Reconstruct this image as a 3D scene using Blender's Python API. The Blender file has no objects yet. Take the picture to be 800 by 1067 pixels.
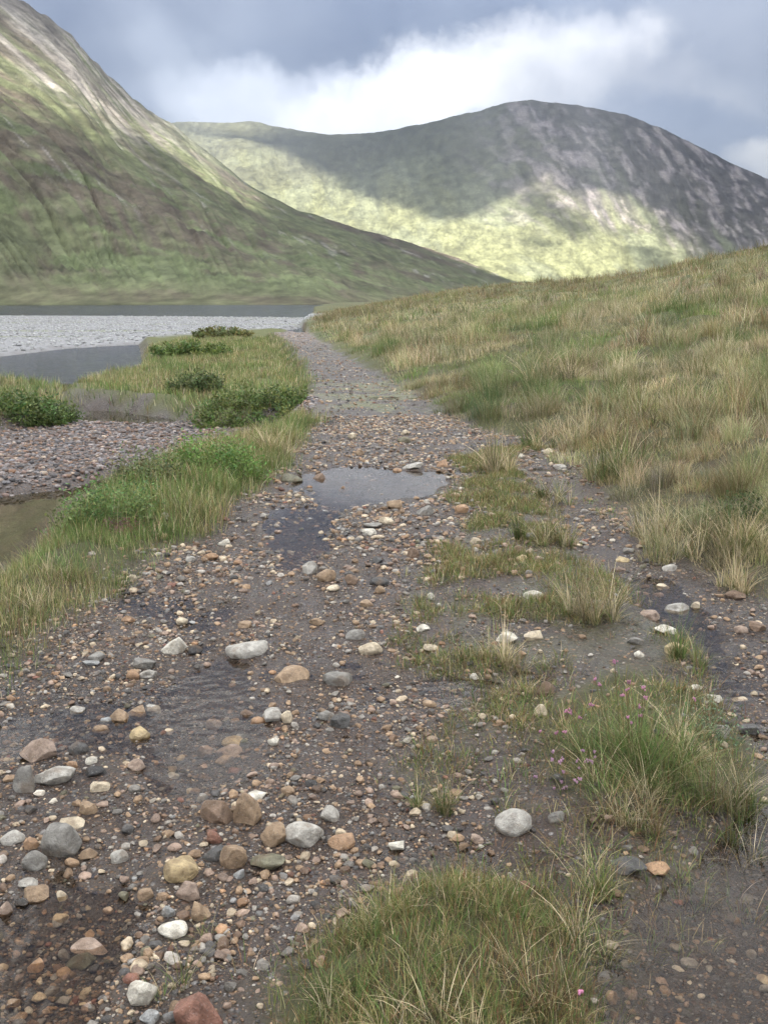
import bpy, math, random
import numpy as np
random.seed(7); RNG = np.random.default_rng(11)
sc = bpy.context.scene; COL = sc.collection
# ------------------------------------------------------------------ camera maths (photo pixels 800x1067)
F = 1000.0; PITCH = math.radians(12.5); CAM = np.array([0, 0, 1.55])
CP, SP = math.cos(PITCH), math.sin(PITCH)
def ray(px, py):
    u = (np.asarray(px, float)-400)/F; v = (533.5-np.asarray(py, float))/F
    return np.stack([u, CP+v*SP, -SP+v*CP], -1)
def G(px, py, z=0.0):
    d = ray(px, py); t = (z-CAM[2])/d[..., 2]
    return (CAM+d*t[..., None])[..., :2]
def azel(px, py):
    d = ray(px, py); return np.arctan2(d[..., 0], d[..., 1]), d[..., 2]/np.hypot(d[..., 0], d[..., 1])
def project(P):
    P = np.asarray(P, float)-CAM
    dep = P[..., 1]*CP-P[..., 2]*SP; up = P[..., 1]*SP+P[..., 2]*CP
    dd = np.where(dep > 0.05, dep, 0.05)
    return 400+F*P[..., 0]/dd, 533.5-F*up/dd, dep
# ------------------------------------------------------------------ noise
def _h(ix, iy, s):
    n = (ix.astype(np.int64)*374761393+iy.astype(np.int64)*668265263+s*982451653) & 0x7fffffff
    n = ((n ^ (n >> 13))*1274126177) & 0x7fffffff
    n = (n ^ (n >> 16))
    return (n & 0xffff)/65535.0
def vn(x, y, s=0):
    x = np.asarray(x, float); y = np.asarray(y, float)
    ix = np.floor(x); iy = np.floor(y); fx = x-ix; fy = y-iy
    fx = fx*fx*fx*(fx*(fx*6-15)+10); fy = fy*fy*fy*(fy*(fy*6-15)+10)
    a = _h(ix, iy, s); b = _h(ix+1, iy, s); c = _h(ix, iy+1, s); d = _h(ix+1, iy+1, s)
    return (a*(1-fx)+b*fx)*(1-fy)+(c*(1-fx)+d*fx)*fy
def fbm(x, y, o=4, s=0, g=0.5):
    t = 0; a = 1; w = 0
    for k in range(o):
        ca, sa = math.cos(0.6*k), math.sin(0.6*k)
        X = (x*ca-y*sa)*2**k; Y = (x*sa+y*ca)*2**k
        t = t+a*vn(X, Y, s+k*17); w += a; a *= g
    return t/w
def ss(a, b, x):
    t = np.clip((np.asarray(x, float)-a)/(b-a), 0, 1); return t*t*(3-2*t)
def sdpoly(P, poly):                 # signed distance, positive inside
    P = np.asarray(P, float); x, y = P[..., 0], P[..., 1]
    d = np.full(x.shape, 1e18); ins = np.zeros(x.shape, bool); n = len(poly)
    for i in range(n):
        a = poly[i]; b = poly[(i+1) % n]; e = b-a
        wx, wy = x-a[0], y-a[1]
        t = np.clip((wx*e[0]+wy*e[1])/(e[0]**2+e[1]**2+1e-12), 0, 1)
        d = np.minimum(d, (wx-e[0]*t)**2+(wy-e[1]*t)**2)
        c = (a[1] > y) != (b[1] > y)
        with np.errstate(divide='ignore', invalid='ignore'):
            xi = a[0]+(y-a[1])/(b[1]-a[1]+1e-15)*e[0]
        ins ^= c & (x < xi)
    return np.where(ins, 1, -1)*np.sqrt(d)
def PP(pts, z=0.0):
    a = np.array(pts, float); return G(a[:, 0], a[:, 1], z)
# ------------------------------------------------------------------ zones of the ground (outlines read on the ground plane)
ZW = -0.55
verge_left = [(-2500, 1067), (-900, 900), (-330, 745), (-120, 660), (20, 606), (82, 562), (118, 520), (185, 482), (255, 466), (296, 452), (318, 432), (326, 405), (320, 385), (300, 360), (280, 347)]
track_left = [(-2500, 1500), (-900, 1100), (-330, 860), (-60, 735), (0, 694), (50, 645), (125, 602), (185, 572), (232, 530), (288, 490), (312, 462), (322, 432), (328, 405), (322, 385), (302, 360), (284, 347)]
bank_foot = [(3500, 1500), (1500, 1067), (1100, 800), (930, 700), (835, 648), (760, 606), (690, 572), (640, 520), (600, 478), (560, 458), (520, 452), (480, 440), (440, 412), (375, 382), (332, 355), (318, 345)]
VL = PP(verge_left); TL = PP(track_left); BF = PP(bank_foot)
def interp_x(L):
    o = np.argsort(L[:, 1]); ys = np.concatenate([[-30], L[o, 1]]); xs = np.concatenate([[L[o[0], 0]], L[o, 0]])
    return lambda y: np.interp(y, ys, xs)
fVL, fTL = interp_x(VL), interp_x(TL)
_o = np.argsort(BF[:, 1]); _by = list(BF[_o, 1]); _bx = list(BF[_o, 0])
_by = [-40, 0]+_by+[80, 117, 210, 400]; _bx = [3.0, 3.0]+_bx+[-6.6, -8.6, -15.2, -20]
fBF = lambda y: np.interp(y, _by, _bx)
skyl = np.array([(300, 352), (320, 336), (335, 322), (380, 314), (430, 305), (480, 298), (540, 291), (600, 287), (640, 284), (700, 273), (720, 267), (760, 260), (800, 251), (900, 236), (1100, 215), (1500, 200)], float)
sk_az, sk_el = azel(skyl[:, 0], skyl[:, 1])
BAR = PP([(-900, 322), (-900, 372), (0, 368), (60, 361), (150, 356), (215, 350), (300, 342), (326, 335), (318, 331), (200, 330), (60, 329), (-200, 327)], -0.45)
PEN = PP([(152, 352), (160, 374), (150, 386), (95, 397), (72, 410), (140, 414), (190, 420), (235, 434), (300, 434), (335, 415), (335, 380), (318, 352), (296, 344), (240, 343)], -0.3)
LBU = PP([(-500, 395), (-500, 440), (-10, 438), (50, 430), (76, 418), (60, 404), (20, 396)], -0.3)
SHI = PP([(-700, 446), (0, 438), (60, 432), (140, 440), (200, 434), (300, 432), (330, 450), (300, 470), (200, 470), (140, 482), (100, 486), (60, 497), (0, 503), (-700, 540)], -0.42)
ISL = PP([(98, 414), (122, 414), (120, 424), (100, 424)], -0.5)
PUD = [PP(p) for p in ([(316, 492), (345, 486), (395, 486), (455, 492), (462, 512), (430, 526), (395, 528), (345, 522), (320, 506)],
       [(305, 530), (350, 530), (350, 575), (300, 590), (280, 560)],
       [(60, 905), (180, 880), (185, 960), (190, 1067), (120, 1250), (-200, 1250), (-120, 1020), (0, 930)],
       [(185, 720), (240, 700), (225, 800), (210, 850), (170, 830)],
       [(0, 745), (110, 735), (95, 770), (0, 775)],
       [(630, 596), (700, 600), (735, 640), (775, 720), (800, 780), (760, 740), (715, 665), (640, 625)],
       [(600, 960), (700, 880), (800, 840), (860, 900), (900, 1067), (800, 1200), (640, 1200), (610, 1020)],
       [(370, 880), (560, 880), (600, 930), (480, 930), (380, 915)],
       [(560, 690), (480, 700), (470, 730), (560, 720)])]
MIDG = PP([(478, 478), (560, 462), (600, 520), (650, 600), (735, 660), (770, 740), (800, 800), (790, 900), (700, 960), (640, 1067), (700, 1300), (250, 1300), (270, 1050), (330, 985), (390, 930), (470, 890), (500, 830), (425, 850), (400, 800), (500, 740), (440, 690), (415, 640), (440, 590), (490, 540)])
FORK = PP([(545, 470), (575, 474), (640, 560), (720, 600), (760, 640), (800, 680), (850, 760), (800, 800), (745, 720), (700, 650), (630, 600), (590, 570), (560, 520), (530, 485)])
FORE = PP([(285, 1067), (300, 1010), (345, 960), (400, 925), (470, 905), (560, 925), (600, 970), (630, 1020), (650, 1067), (700, 1250), (240, 1250)])
MOUND = PP([(565, 812), (570, 745), (600, 715), (660, 705), (730, 725), (790, 780), (790, 815), (720, 835), (640, 850), (590, 840)])
def masks(x, y):
    P = np.stack([x, y], -1); m = {}
    wob = (fbm(x*2.2, y*2.2, 3, 5)-.5)*.35
    m['bank'] = ss(-.12, .25, x-fBF(y)+wob*1.4)
    m['mid'] = ss(-.14, .14, sdpoly(P, MIDG)+wob)*(1-ss(-.1, .12, sdpoly(P, FORK)+wob*.7))
    m['fore'] = ss(-.06, .1, sdpoly(P, FORE)+wob*.4)
    m['mound'] = ss(-.06, .1, sdpoly(P, MOUND)+wob*.25)
    m['verge'] = ss(-.15, .2, fTL(y)-x+wob)*ss(-.6, -.1, x-fVL(y)+wob)*(y < 48)
    m['pen'] = ss(-.5, .3, sdpoly(P, PEN)+wob*2)*ss(.1, -.5, x-fTL(y)+wob)
    m['lbu'] = ss(-.4, .3, sdpoly(P, LBU)+wob)
    m['bar'] = ss(-2, .5, sdpoly(P, BAR)+wob*4)
    m['shi'] = ss(-.5, .1, sdpoly(P, SHI)+wob)*(1-m['pen'])
    return m
def height(x, y, fine=True):
    x = np.asarray(x, float); y = np.asarray(y, float); P = np.stack([x, y], -1)
    n1 = fbm(x*.9, y*.9, 4, 1)-.5; n2 = fbm(x*6, y*6, 3, 2)-.5
    dl = fVL(y)-x
    plat = 0-np.where(dl > 0, np.minimum(dl*.75, 1.1), 0)-np.maximum(y-47, 0)*.06*(x < fBF(y)+1)
    h = plat
    def add(h, poly, z, slope, amp):
        d = sdpoly(P, poly); q = z+amp*n1+np.minimum(d, 0)*slope
        return np.maximum(h, q)
    h = add(h, BAR, -.44, .3, .1); h = add(h, PEN, -.22, 1.0, .2); h = add(h, LBU, -.25, .9, .2)
    h = add(h, SHI, -.46, .8, .14); h = add(h, ISL, -.35, .9, .1)
    h = np.maximum(h, -1.3)
    inpl = ss(.15, -.15, dl)
    h = h+inpl*(n1*.05+.004)+n2*.022
    for i, pd in enumerate(PUD):
        h = h-(.036 if i else .06)*ss(-.12, .12, sdpoly(P, pd)+n2*.25+(fbm(x*2.6, y*1.6, 3, 15)-.55)*(.45 if i < 6 else .2))*inpl
    # bank on the right
    d = x-fBF(y); az = np.arctan2(x, np.maximum(y, .01)); rr = np.hypot(x, y)
    rc = np.interp(az, [-.08, .03, .28, .4], [105, 92, 64, 58])
    el = np.interp(az, sk_az, sk_el)
    hc = CAM[2]-.5+rc*el; dc = rc*np.sin(az)-fBF(rc*np.cos(az))
    k = np.clip(hc/np.maximum(dc, 1.0), .04, .32); k = np.where(y < .5, .18, k)
    dd = np.maximum(d, 0)
    fall = np.maximum(rr-rc, 0)
    bank = k*dd*np.where(rr > rc, rc/np.maximum(rr, 1), 1)-fall*.035
    bank = np.maximum(bank, 0)
    tus = (fbm(x*1.3, y*1.3, 3, 9)-.45)*.34+(fbm(x*.25, y*.25, 3, 19)-.5)*.6*ss(3, 12, dd)
    bank = bank+.07*ss(0, .4, dd)+tus*ss(.1, 1.6, dd)*ss(400, 100, rr)
    h = np.where(d > 0, np.maximum(h, 0)*1+bank, h)
    # grassy strip, mound, foreground turf, verge
    Pm = sdpoly(P, MIDG); h = h+.035*ss(0, .3, Pm)*(1-ss(-.05, .1, sdpoly(P, FORK)))*(d < 0)*(.4+fbm(x*5, y*5, 2, 31))
    h = h+.06*ss(-.04, .3, sdpoly(P, MOUND)+n2*.2)+.07*ss(-.05, .35, sdpoly(P, FORE)+n2*.1)
    h = h+.08*ss(-.1, .5, fTL(y)-x)*ss(-.3, .2, x-fVL(y))*(y < 40)
    # far valley floor
    h = np.where(rr > 340, np.maximum(h, -.75+ss(345, 420, rr)*.5+ss(400, 1500, rr)*2), h)
    return h
# ------------------------------------------------------------------ mesh building
def mkmesh(name, V, Fl, mat, parent=None, col=None, smooth=True, attrs=None):
    """V (n,3); Fl: list of int arrays (m,k) ; col (n,3)"""
    me = bpy.data.meshes.new(name); V = np.asarray(V, np.float32)
    if not isinstance(Fl, list): Fl = [Fl]
    Fl = [np.asarray(f, np.int32) for f in Fl if len(f)]
    me.vertices.add(len(V)); me.vertices.foreach_set('co', V.ravel())
    nl = sum(f.size for f in Fl); nf = sum(len(f) for f in Fl)
    me.loops.add(nl); me.loops.foreach_set('vertex_index', np.concatenate([f.ravel() for f in Fl]))
    tot = np.concatenate([np.full(len(f), f.shape[1], np.int32) for f in Fl])
    st = np.concatenate([[0], np.cumsum(tot)[:-1]]).astype(np.int32)
    me.polygons.add(nf); me.polygons.foreach_set('loop_start', st); me.polygons.foreach_set('loop_total', tot)
    if smooth: me.polygons.foreach_set('use_smooth', np.ones(nf, bool))
    if col is not None:
        c = np.ones((len(V), 4), np.float32); c[:, :3] = col
        a = me.color_attributes.new('Col', 'FLOAT_COLOR', 'POINT'); a.data.foreach_set('color', c.ravel())
    for k, v in (attrs or {}).items():
        a = me.attributes.new(k, 'FLOAT', 'POINT'); a.data.foreach_set('value', np.asarray(v, np.float32))
    me.update(calc_edges=True); me.validate()
    if mat: me.materials.append(mat)
    o = bpy.data.objects.new(name, me); COL.objects.link(o)
    if parent: o.parent = parent
    return o
def tag(o, label=None, cat=None, group=None, kind=None):
    for k, v in (('label', label), ('category', cat), ('group', group), ('kind', kind)):
        if v: o[k] = v
    return o
def empty(name, loc, rz=0):
    e = bpy.data.objects.new(name, None); COL.objects.link(e); e.location = loc; e.rotation_euler = (0, 0, rz); e.empty_display_size = .1
    return e
def gridfaces(nr, nc, off=0):
    i = np.arange(nr-1)[:, None]*nc+np.arange(nc-1)[None, :]
    return (np.stack([i, i+1, i+nc+1, i+nc], -1).reshape(-1, 4)+off)
# ------------------------------------------------------------------ materials
def newmat(name):
    m = bpy.data.materials.new(name); m.use_nodes = True; nt = m.node_tree; nt.nodes.clear()
    out = nt.nodes.new('ShaderNodeOutputMaterial'); return m, nt, out
def N(nt, t, **kw):
    n = nt.nodes.new(t)
    for k, v in kw.items():
        if k.startswith('i_'): n.inputs[k[2:].replace('_', ' ')].default_value = v
        else: setattr(n, k, v)
    return n
def mixc(nt, fac, a, b, mode='MIX'):
    m = nt.nodes.new('ShaderNodeMix'); m.data_type = 'RGBA'; m.blend_type = mode
    for s, v in ((m.inputs[0], fac), (m.inputs[6], a), (m.inputs[7], b)):
        if isinstance(v, bpy.types.NodeSocket): nt.links.new(v, s)
        else: s.default_value = v if not isinstance(v, tuple) else (*v, 1)[:4]
    return m.outputs[2]
def mth(nt, op, a, b=0.0, c=None, clamp=False):
    m = nt.nodes.new('ShaderNodeMath'); m.operation = op; m.use_clamp = clamp
    for i, v in enumerate((a, b) if c is None else (a, b, c)):
        if isinstance(v, bpy.types.NodeSocket): nt.links.new(v, m.inputs[i])
        else: m.inputs[i].default_value = v
    return m.outputs[0]
def mrange(nt, v, a, b, c=0.0, d=1.0, smooth=True):
    m = nt.nodes.new('ShaderNodeMapRange'); m.interpolation_type = 'SMOOTHSTEP' if smooth else 'LINEAR'
    nt.links.new(v, m.inputs[0]); 
    for i, q in enumerate((a, b, c, d)): m.inputs[i+1].default_value = q
    return m.outputs[0]
def principled(nt, out, color, rough, bump=None, dist=.01, strength=1.0, spec=.5):
    p = nt.nodes.new('ShaderNodeBsdfPrincipled'); 
    for s, v in ((p.inputs['Base Color'], color), (p.inputs['Roughness'], rough), (p.inputs['Specular IOR Level'], spec)):
        if isinstance(v, bpy.types.NodeSocket): nt.links.new(v, s)
        else: s.default_value = (*v, 1) if isinstance(v, tuple) else v
    if bump is not None:
        b = nt.nodes.new('ShaderNodeBump'); b.inputs['Distance'].default_value = dist; b.inputs['Strength'].default_value = strength
        nt.links.new(bump, b.inputs['Height']); nt.links.new(b.outputs[0], p.inputs['Normal'])
    nt.links.new(p.outputs[0], out.inputs['Surface']); return p
def noise(nt, vec, scale, detail=4, rough=.55, dim='3D'):
    n = N(nt, 'ShaderNodeTexNoise'); n.inputs['Scale'].default_value = scale; n.inputs['Detail'].default_value = detail; n.inputs['Roughness'].default_value = rough
    nt.links.new(vec, n.inputs['Vector']); return n
# ground
def mat_ground():
    m, nt, out = newmat('ground_soil'); L = nt.links
    pos = N(nt, 'ShaderNodeNewGeometry').outputs['Position']
    col = N(nt, 'ShaderNodeAttribute', attribute_name='Col').outputs['Color']
    peb = N(nt, 'ShaderNodeAttribute', attribute_name='peb').outputs['Fac']
    wet = N(nt, 'ShaderNodeAttribute', attribute_name='wet').outputs['Fac']
    wn = noise(nt, pos, 9, 3)
    wv = N(nt, 'ShaderNodeVectorMath', operation='MULTIPLY_ADD'); L.new(wn.outputs['Color'], wv.inputs[0]); wv.inputs[1].default_value = (.03, .03, .03); L.new(pos, wv.inputs[2])
    h = None; c = col
    for sc_, th in ((38, .45), (75, .35), (150, .3)):
        v = N(nt, 'ShaderNodeTexVoronoi', feature='F1'); v.inputs['Scale'].default_value = sc_; v.inputs['Randomness'].default_value = 1
        L.new(wv.outputs[0], v.inputs['Vector'])
        sep = N(nt, 'ShaderNodeSeparateColor'); L.new(v.outputs['Color'], sep.inputs[0])
        ramp = N(nt, 'ShaderNodeValToRGB'); cr = ramp.color_ramp; cr.interpolation = 'CONSTANT'
        cols = [(.0, (.05, .045, .05)), (.2, (.16, .11, .075)), (.36, (.10, .09, .085)), (.5, (.24, .15, .09)), (.62, (.13, .075, .05)), (.74, (.22, .2, .18)), (.86, (.30, .2, .13)), (.95, (.36, .34, .32))]
        cr.elements[0].position = 0; cr.elements[0].color = (*cols[0][1], 1); cr.elements[1].position = cols[1][0]; cr.elements[1].color = (*cols[1][1], 1)
        for p_, q in cols[2:]: e = cr.elements.new(p_); e.color = (*q, 1)
        L.new(sep.outputs[0], ramp.inputs[0])
        exist = mth(nt, 'GREATER_THAN', sep.outputs[1], th)
        dome = mrange(nt, v.outputs['Distance'], .42, .22)
        k = mth(nt, 'MULTIPLY', mth(nt, 'MULTIPLY', exist, dome), peb)
        c = mixc(nt, mth(nt, 'MULTIPLY', k, .95), c, ramp.outputs[0])
        dm = mrange(nt, v.outputs['Distance'], .5, .0)
        hh = mth(nt, 'MULTIPLY', mth(nt, 'MULTIPLY', mth(nt, 'MULTIPLY', dm, exist), peb), 38/sc_)
        h = hh if h is None else mth(nt, 'MAXIMUM', h, hh)
    n2 = noise(nt, pos, 26, 6, .65); n3 = noise(nt, pos, 2.2, 4)
    c = mixc(nt, 1.0, c, mixc(nt, n2.outputs[0], (.55, .55, .55), (1.45, 1.42, 1.4)), 'MULTIPLY')
    hb = mth(nt, 'ADD', h, mth(nt, 'MULTIPLY', n2.outputs[0], 1.5))
    r0 = mrange(nt, mth(nt, 'ADD', n3.outputs[0], mth(nt, 'MULTIPLY', n2.outputs[0], .5)), .55, .95, .10, .48)
    rough = N(nt, 'ShaderNodeMix'); rough.data_type = 'FLOAT'; L.new(wet, rough.inputs[0]); rough.inputs[2].default_value = .9; L.new(r0, rough.inputs[3])
    p = principled(nt, out, c, rough.outputs[0], hb, .016, 1.0, .35)
    wp = mrange(nt, mth(nt, 'ADD', noise(nt, pos, 3.1, 5, .6).outputs[0], mth(nt, 'MULTIPLY', n2.outputs[0], .35)), .56, .74, .1, 1.0)
    L.new(mth(nt, 'MULTIPLY', mth(nt, 'MULTIPLY', wet, wp), .4), p.inputs['Coat Weight']); p.inputs['Coat Roughness'].default_value = .07; p.inputs['Coat IOR'].default_value = 1.4
    cb = N(nt, 'ShaderNodeBump'); cb.inputs['Distance'].default_value = .006; L.new(hb, cb.inputs['Height']); L.new(cb.outputs[0], p.inputs['Coat Normal'])
    return m
def mat_col(name, rough=.7, spec=.3, nscale=None, namt=.3, bump=0, bdist=.01, transl=0.0):
    m, nt, out = newmat(name); L = nt.links
    col = N(nt, 'ShaderNodeAttribute', attribute_name='Col').outputs['Color']; c = col; hb = None
    if nscale:
        co = N(nt, 'ShaderNodeTexCoord').outputs['Object']
        n = noise(nt, co, nscale, 5, .65); c = mixc(nt, 1.0, c, mixc(nt, mrange(nt, n.outputs[0], .3, .7), (1-namt,)*3, (1+namt,)*3), 'MULTIPLY')
        if bump: hb = n.outputs[0]
    p = principled(nt, out, c, rough, hb, bdist, bump if bump else 1, spec)
    if transl:
        t = N(nt, 'ShaderNodeBsdfTranslucent'); L.new(c, t.inputs[0]); mx = N(nt, 'ShaderNodeMixShader'); mx.inputs[0].default_value = transl
        L.new(p.outputs[0], mx.inputs[1]); L.new(t.outputs[0], mx.inputs[2]); L.new(mx.outputs[0], out.inputs['Surface'])
    return m
def mat_stone():
    m, nt, out = newmat('stone'); L = nt.links
    c = N(nt, 'ShaderNodeAttribute', attribute_name='Col').outputs['Color']
    co = N(nt, 'ShaderNodeNewGeometry').outputs['Position']
    n1 = noise(nt, co, 35, 6, .7); n2 = noise(nt, co, 260, 3, .6); n3 = noise(nt, co, 14, 3)
    c = mixc(nt, 1.0, c, mixc(nt, mrange(nt, n1.outputs[0], .3, .7), (.62, .6, .58), (1.3, 1.3, 1.3)), 'MULTIPLY')
    c = mixc(nt, mrange(nt, n3.outputs[0], .52, .68, 0, .45), c, (.17, .11, .065))
    c = mixc(nt, mrange(nt, n2.outputs[0], .60, .72, 0, .5), c, (.5, .49, .46))
    c = mixc(nt, mrange(nt, n2.outputs[0], .42, .32, 0, .5), c, (.05, .05, .05))
    hb = mth(nt, 'ADD', n1.outputs[0], mth(nt, 'MULTIPLY', n2.outputs[0], .25))
    principled(nt, out, c, mrange(nt, n3.outputs[0], .35, .65, .4, .75), hb, .014, .9, .4)
    return m
def mat_hill():
    m, nt, out = newmat('moor_slope'); L = nt.links
    col = N(nt, 'ShaderNodeAttribute', attribute_name='Col').outputs['Color']
    pos = N(nt, 'ShaderNodeNewGeometry').outputs['Position']
    vm = N(nt, 'ShaderNodeVectorMath', operation='MULTIPLY'); L.new(pos, vm.inputs[0]); vm.inputs[1].default_value = (1, .33, 1); n1 = noise(nt, vm.outputs[0], .035, 8, .66); n2 = noise(nt, vm.outputs[0], .16, 6, .68)
    c = mixc(nt, 1.0, col, mixc(nt, mrange(nt, n1.outputs[0], .3, .7), (.62, .62, .64), (1.38, 1.38, 1.36)), 'MULTIPLY')
    c = mixc(nt, 1.0, c, mixc(nt, mrange(nt, n2.outputs[0], .3, .7), (.68, .68, .68), (1.32, 1.32, 1.32)), 'MULTIPLY')
    hb = mth(nt, 'ADD', mth(nt, 'MULTIPLY', n1.outputs[0], 1.0), mth(nt, 'MULTIPLY', n2.outputs[0], .3))
    principled(nt, out, c, .95, hb, 3, .5, .1)
    return m
def mat_water(name, tint, deep, rip, scale=8, opac=.0, flow=False):
    m, nt, out = newmat(name); L = nt.links
    pos = N(nt, 'ShaderNodeNewGeometry').outputs['Position']
    n = noise(nt, pos, scale, 1.5 if rip < .01 else 4, .5)
    b = N(nt, 'ShaderNodeBump'); b.inputs['Distance'].default_value = rip; b.inputs['Strength'].default_value = 1; hsrc = n.outputs[0]
    if flow:
        sp_ = N(nt, 'ShaderNodeSeparateXYZ'); L.new(pos, sp_.inputs[0]); hsrc = mth(nt, 'MULTIPLY', hsrc, mrange(nt, sp_.outputs[1], 3.2, 6.0, 4.0, .2))
    L.new(hsrc, b.inputs['Height'])
    fr = N(nt, 'ShaderNodeFresnel'); fr.inputs['IOR'].default_value = 1.33; L.new(b.outputs[0], fr.inputs['Normal'])
    tr = N(nt, 'ShaderNodeBsdfTransparent'); tr.inputs[0].default_value = (*tint, 1)
    df = N(nt, 'ShaderNodeBsdfDiffuse'); df.inputs[0].default_value = (*deep, 1)
    gl = N(nt, 'ShaderNodeBsdfGlossy'); gl.inputs['Roughness'].default_value = .02 if rip < .01 else .08; L.new(b.outputs[0], gl.inputs['Normal'])
    m1 = N(nt, 'ShaderNodeMixShader'); m1.inputs[0].default_value = opac; L.new(tr.outputs[0], m1.inputs[1]); L.new(df.outputs[0], m1.inputs[2])
    m2 = N(nt, 'ShaderNodeMixShader'); L.new(fr.outputs[0], m2.inputs[0]); L.new(m1.outputs[0], m2.inputs[1]); L.new(gl.outputs[0], m2.inputs[2])
    L.new(m2.outputs[0], out.inputs['Surface']); return m
M_ground = mat_ground(); M_stone = mat_stone(); M_hill = mat_hill()
M_grass = mat_col('grass_blade', .55, .3, transl=.3)
M_leaf = mat_col('leaf', .5, .35, transl=.3)
M_stem = mat_col('stem', .8, .2)
M_petal = mat_col('petal', .6, .2, transl=.2)
M_puddle = mat_water('puddle_water', (.86, .79, .7), (.05, .04, .03), .0009, 14, .02, True)
M_pool = mat_water('pool_water', (.62, .52, .36), (.10, .085, .05), .0008, 5, .35)
M_lake = mat_water('lake_water', (.5, .45, .4), (.048, .057, .076), .16, 2.2, .86)
# ------------------------------------------------------------------ ground sheet
def lerp3(c, m, col):
    return c*(1-m[..., None])+np.array(col)*m[..., None]
def build_ground():
    a_f = np.radians(np.arange(-33, 33.01, .16))
    a_l = np.radians(np.arange(-180, -33, 4.0)); a_r = np.radians(np.arange(37, 180.1, 4.0)); a_r[-1] = math.pi
    az = np.concatenate([a_l, a_f, a_r])
    r = np.concatenate([np.linspace(.05, 1.3, 14), np.exp(np.arange(math.log(1.36), math.log(130), .0075)), np.exp(np.arange(math.log(132), math.log(9000), .05))])
    R, A = np.meshgrid(r, az, indexing='ij'); x = R*np.sin(A); y = R*np.cos(A)
    z = height(x, y); mk = masks(x, y)
    z = z+(fbm(x*22, y*22, 3, 41)-.5)*.008*ss(30, 8, R)
    n = fbm(x*.7, y*.7, 4, 71); n2 = fbm(x*3, y*3, 3, 77)
    c = np.zeros(x.shape+(3,))+np.array([.036, .026, .021])
    c = lerp3(c, ss(.35, .6, n), (.055, .038, .028))
    c = lerp3(c, ss(7, 20, R)*.7, (.080, .064, .054))
    c = lerp3(c, ss(30, 42, y)*(x > fVL(y))*.9, (.23, .17, .14))
    mossP = PP([(335, 402), (400, 398), (435, 410), (410, 426), (345, 424)])
    c = lerp3(c, ss(-.6, .5, sdpoly(np.stack([x, y], -1), mossP)+(n2-.5)*2)*ss(.35, .55, n2)*.8, (.17, .18, .06))
    for pd in (PUD[2],): c = lerp3(c, ss(-.2, .3, sdpoly(np.stack([x, y], -1), pd)+(n2-.5)*.3)*.7, (.085, .068, .052))
    peb = np.ones(x.shape); wet = np.ones(x.shape)*.95
    g = np.clip(mk['mid']*.75, 0, 1); c = lerp3(c, g*ss(.3, .6, n2)*.85, (.085, .08, .04)); 
    veg = np.maximum.reduce([mk['bank'], mk['verge'], mk['pen'], mk['lbu'], mk['fore'], mk['mound']])
    c = lerp3(c, veg, (.075, .075, .032)); c = lerp3(c, veg*ss(.45, .7, n2)*.6, (.06, .04, .025))
    c = lerp3(c, mk['bank']*ss(12, 35, R)*.85, (.14, .135, .06))
    c = lerp3(c, mk['bank']*ss(12, 35, R)*ss(.5, .62, fbm(x*.35, y*.35, 4, 88))*.75, (.075, .095, .035))
    c = lerp3(c, mk['pen']*.8, (.13, .14, .05))
    peb = peb*(1-veg*.95)*(1-g*.3); wet = wet*(1-veg)
    under = ss(ZW+.02, ZW-.06, z)*(x < fVL(y)); c = lerp3(c, under, (.09, .07, .045)); 
    sh = np.maximum(mk['shi'], 0)*(z > ZW); c = lerp3(c, sh*(1-veg), (.15, .13, .12)); wet = wet*(1-.7*sh)
    b = mk['bar']*(z > ZW-.02); c = lerp3(c, b, (.27, .27, .27)); wet = wet*(1-b); peb = peb*(1-.8*b)
    c = lerp3(c, b*ss(.58, .66, fbm(x*.06, y*.3, 3, 93))*.6, (.2, .22, .12))
    far = ss(330, 360, R); c = lerp3(c, far, (.13, .13, .06)); wet = wet*(1-far); peb = peb*(1-far)
    nr, nc = x.shape
    f = gridfaces(nr, nc)[:, ::-1]
    o = mkmesh('ground', np.stack([x, y, z], -1).reshape(-1, 3), [f], M_ground, col=c.reshape(-1, 3), attrs={'peb': peb.ravel(), 'wet': wet.ravel()})
    tag(o, 'stony wet ground of track, banks and valley floor', 'ground', kind='structure')
build_ground()
def sheet(name, poly, z, mat, label, cat):
    P = np.array(poly, float); V = np.c_[P, np.full(len(P), z)]
    o = mkmesh(name, V, [np.arange(len(P))[None, :]], mat, smooth=False); tag(o, label, cat, kind='structure'); return o
# river and lake share one level
yy = np.array([24.5, 30, 46, 60, 90, 130, 200, 300]); 
right = np.c_[np.minimum(fVL(yy)-.2, fBF(yy)+2), yy]; right[yy > 45, 0] = fBF(yy[yy > 45])+3
yp = np.array([0, 3, 6, 10, 14, 19, 24.49]); pr_ = np.c_[fVL(yp)-.1, yp]
sheet('pool', [(-60, 0)]+[tuple(p) for p in pr_]+[(-60, 24.49)], ZW, M_pool, 'still brown pools beside the verge', 'water')
lk = [(-420, 24.5)]+[tuple(p) for p in right]+[(60, 420), (-500, 420)]
sheet('lake', lk, ZW, M_lake, 'dark grey lake and river below the slope', 'water')
tl = np.array([1.0, 2, 3, 4, 6, 8, 10, 13, 17, 22]); left = np.c_[fVL(tl)+.1, tl][::-1]; rgt = np.c_[np.minimum(fBF(tl)+.0, 3.2), tl]
rgt[0, 0] = 3; left[-1, 0] = max(left[-1, 0], -4)
sheet('puddle', [tuple(p) for p in rgt]+[tuple(p) for p in left], -.0095, M_puddle, 'thin sheets of clear water lying in the hollows of the track', 'water')
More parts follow.
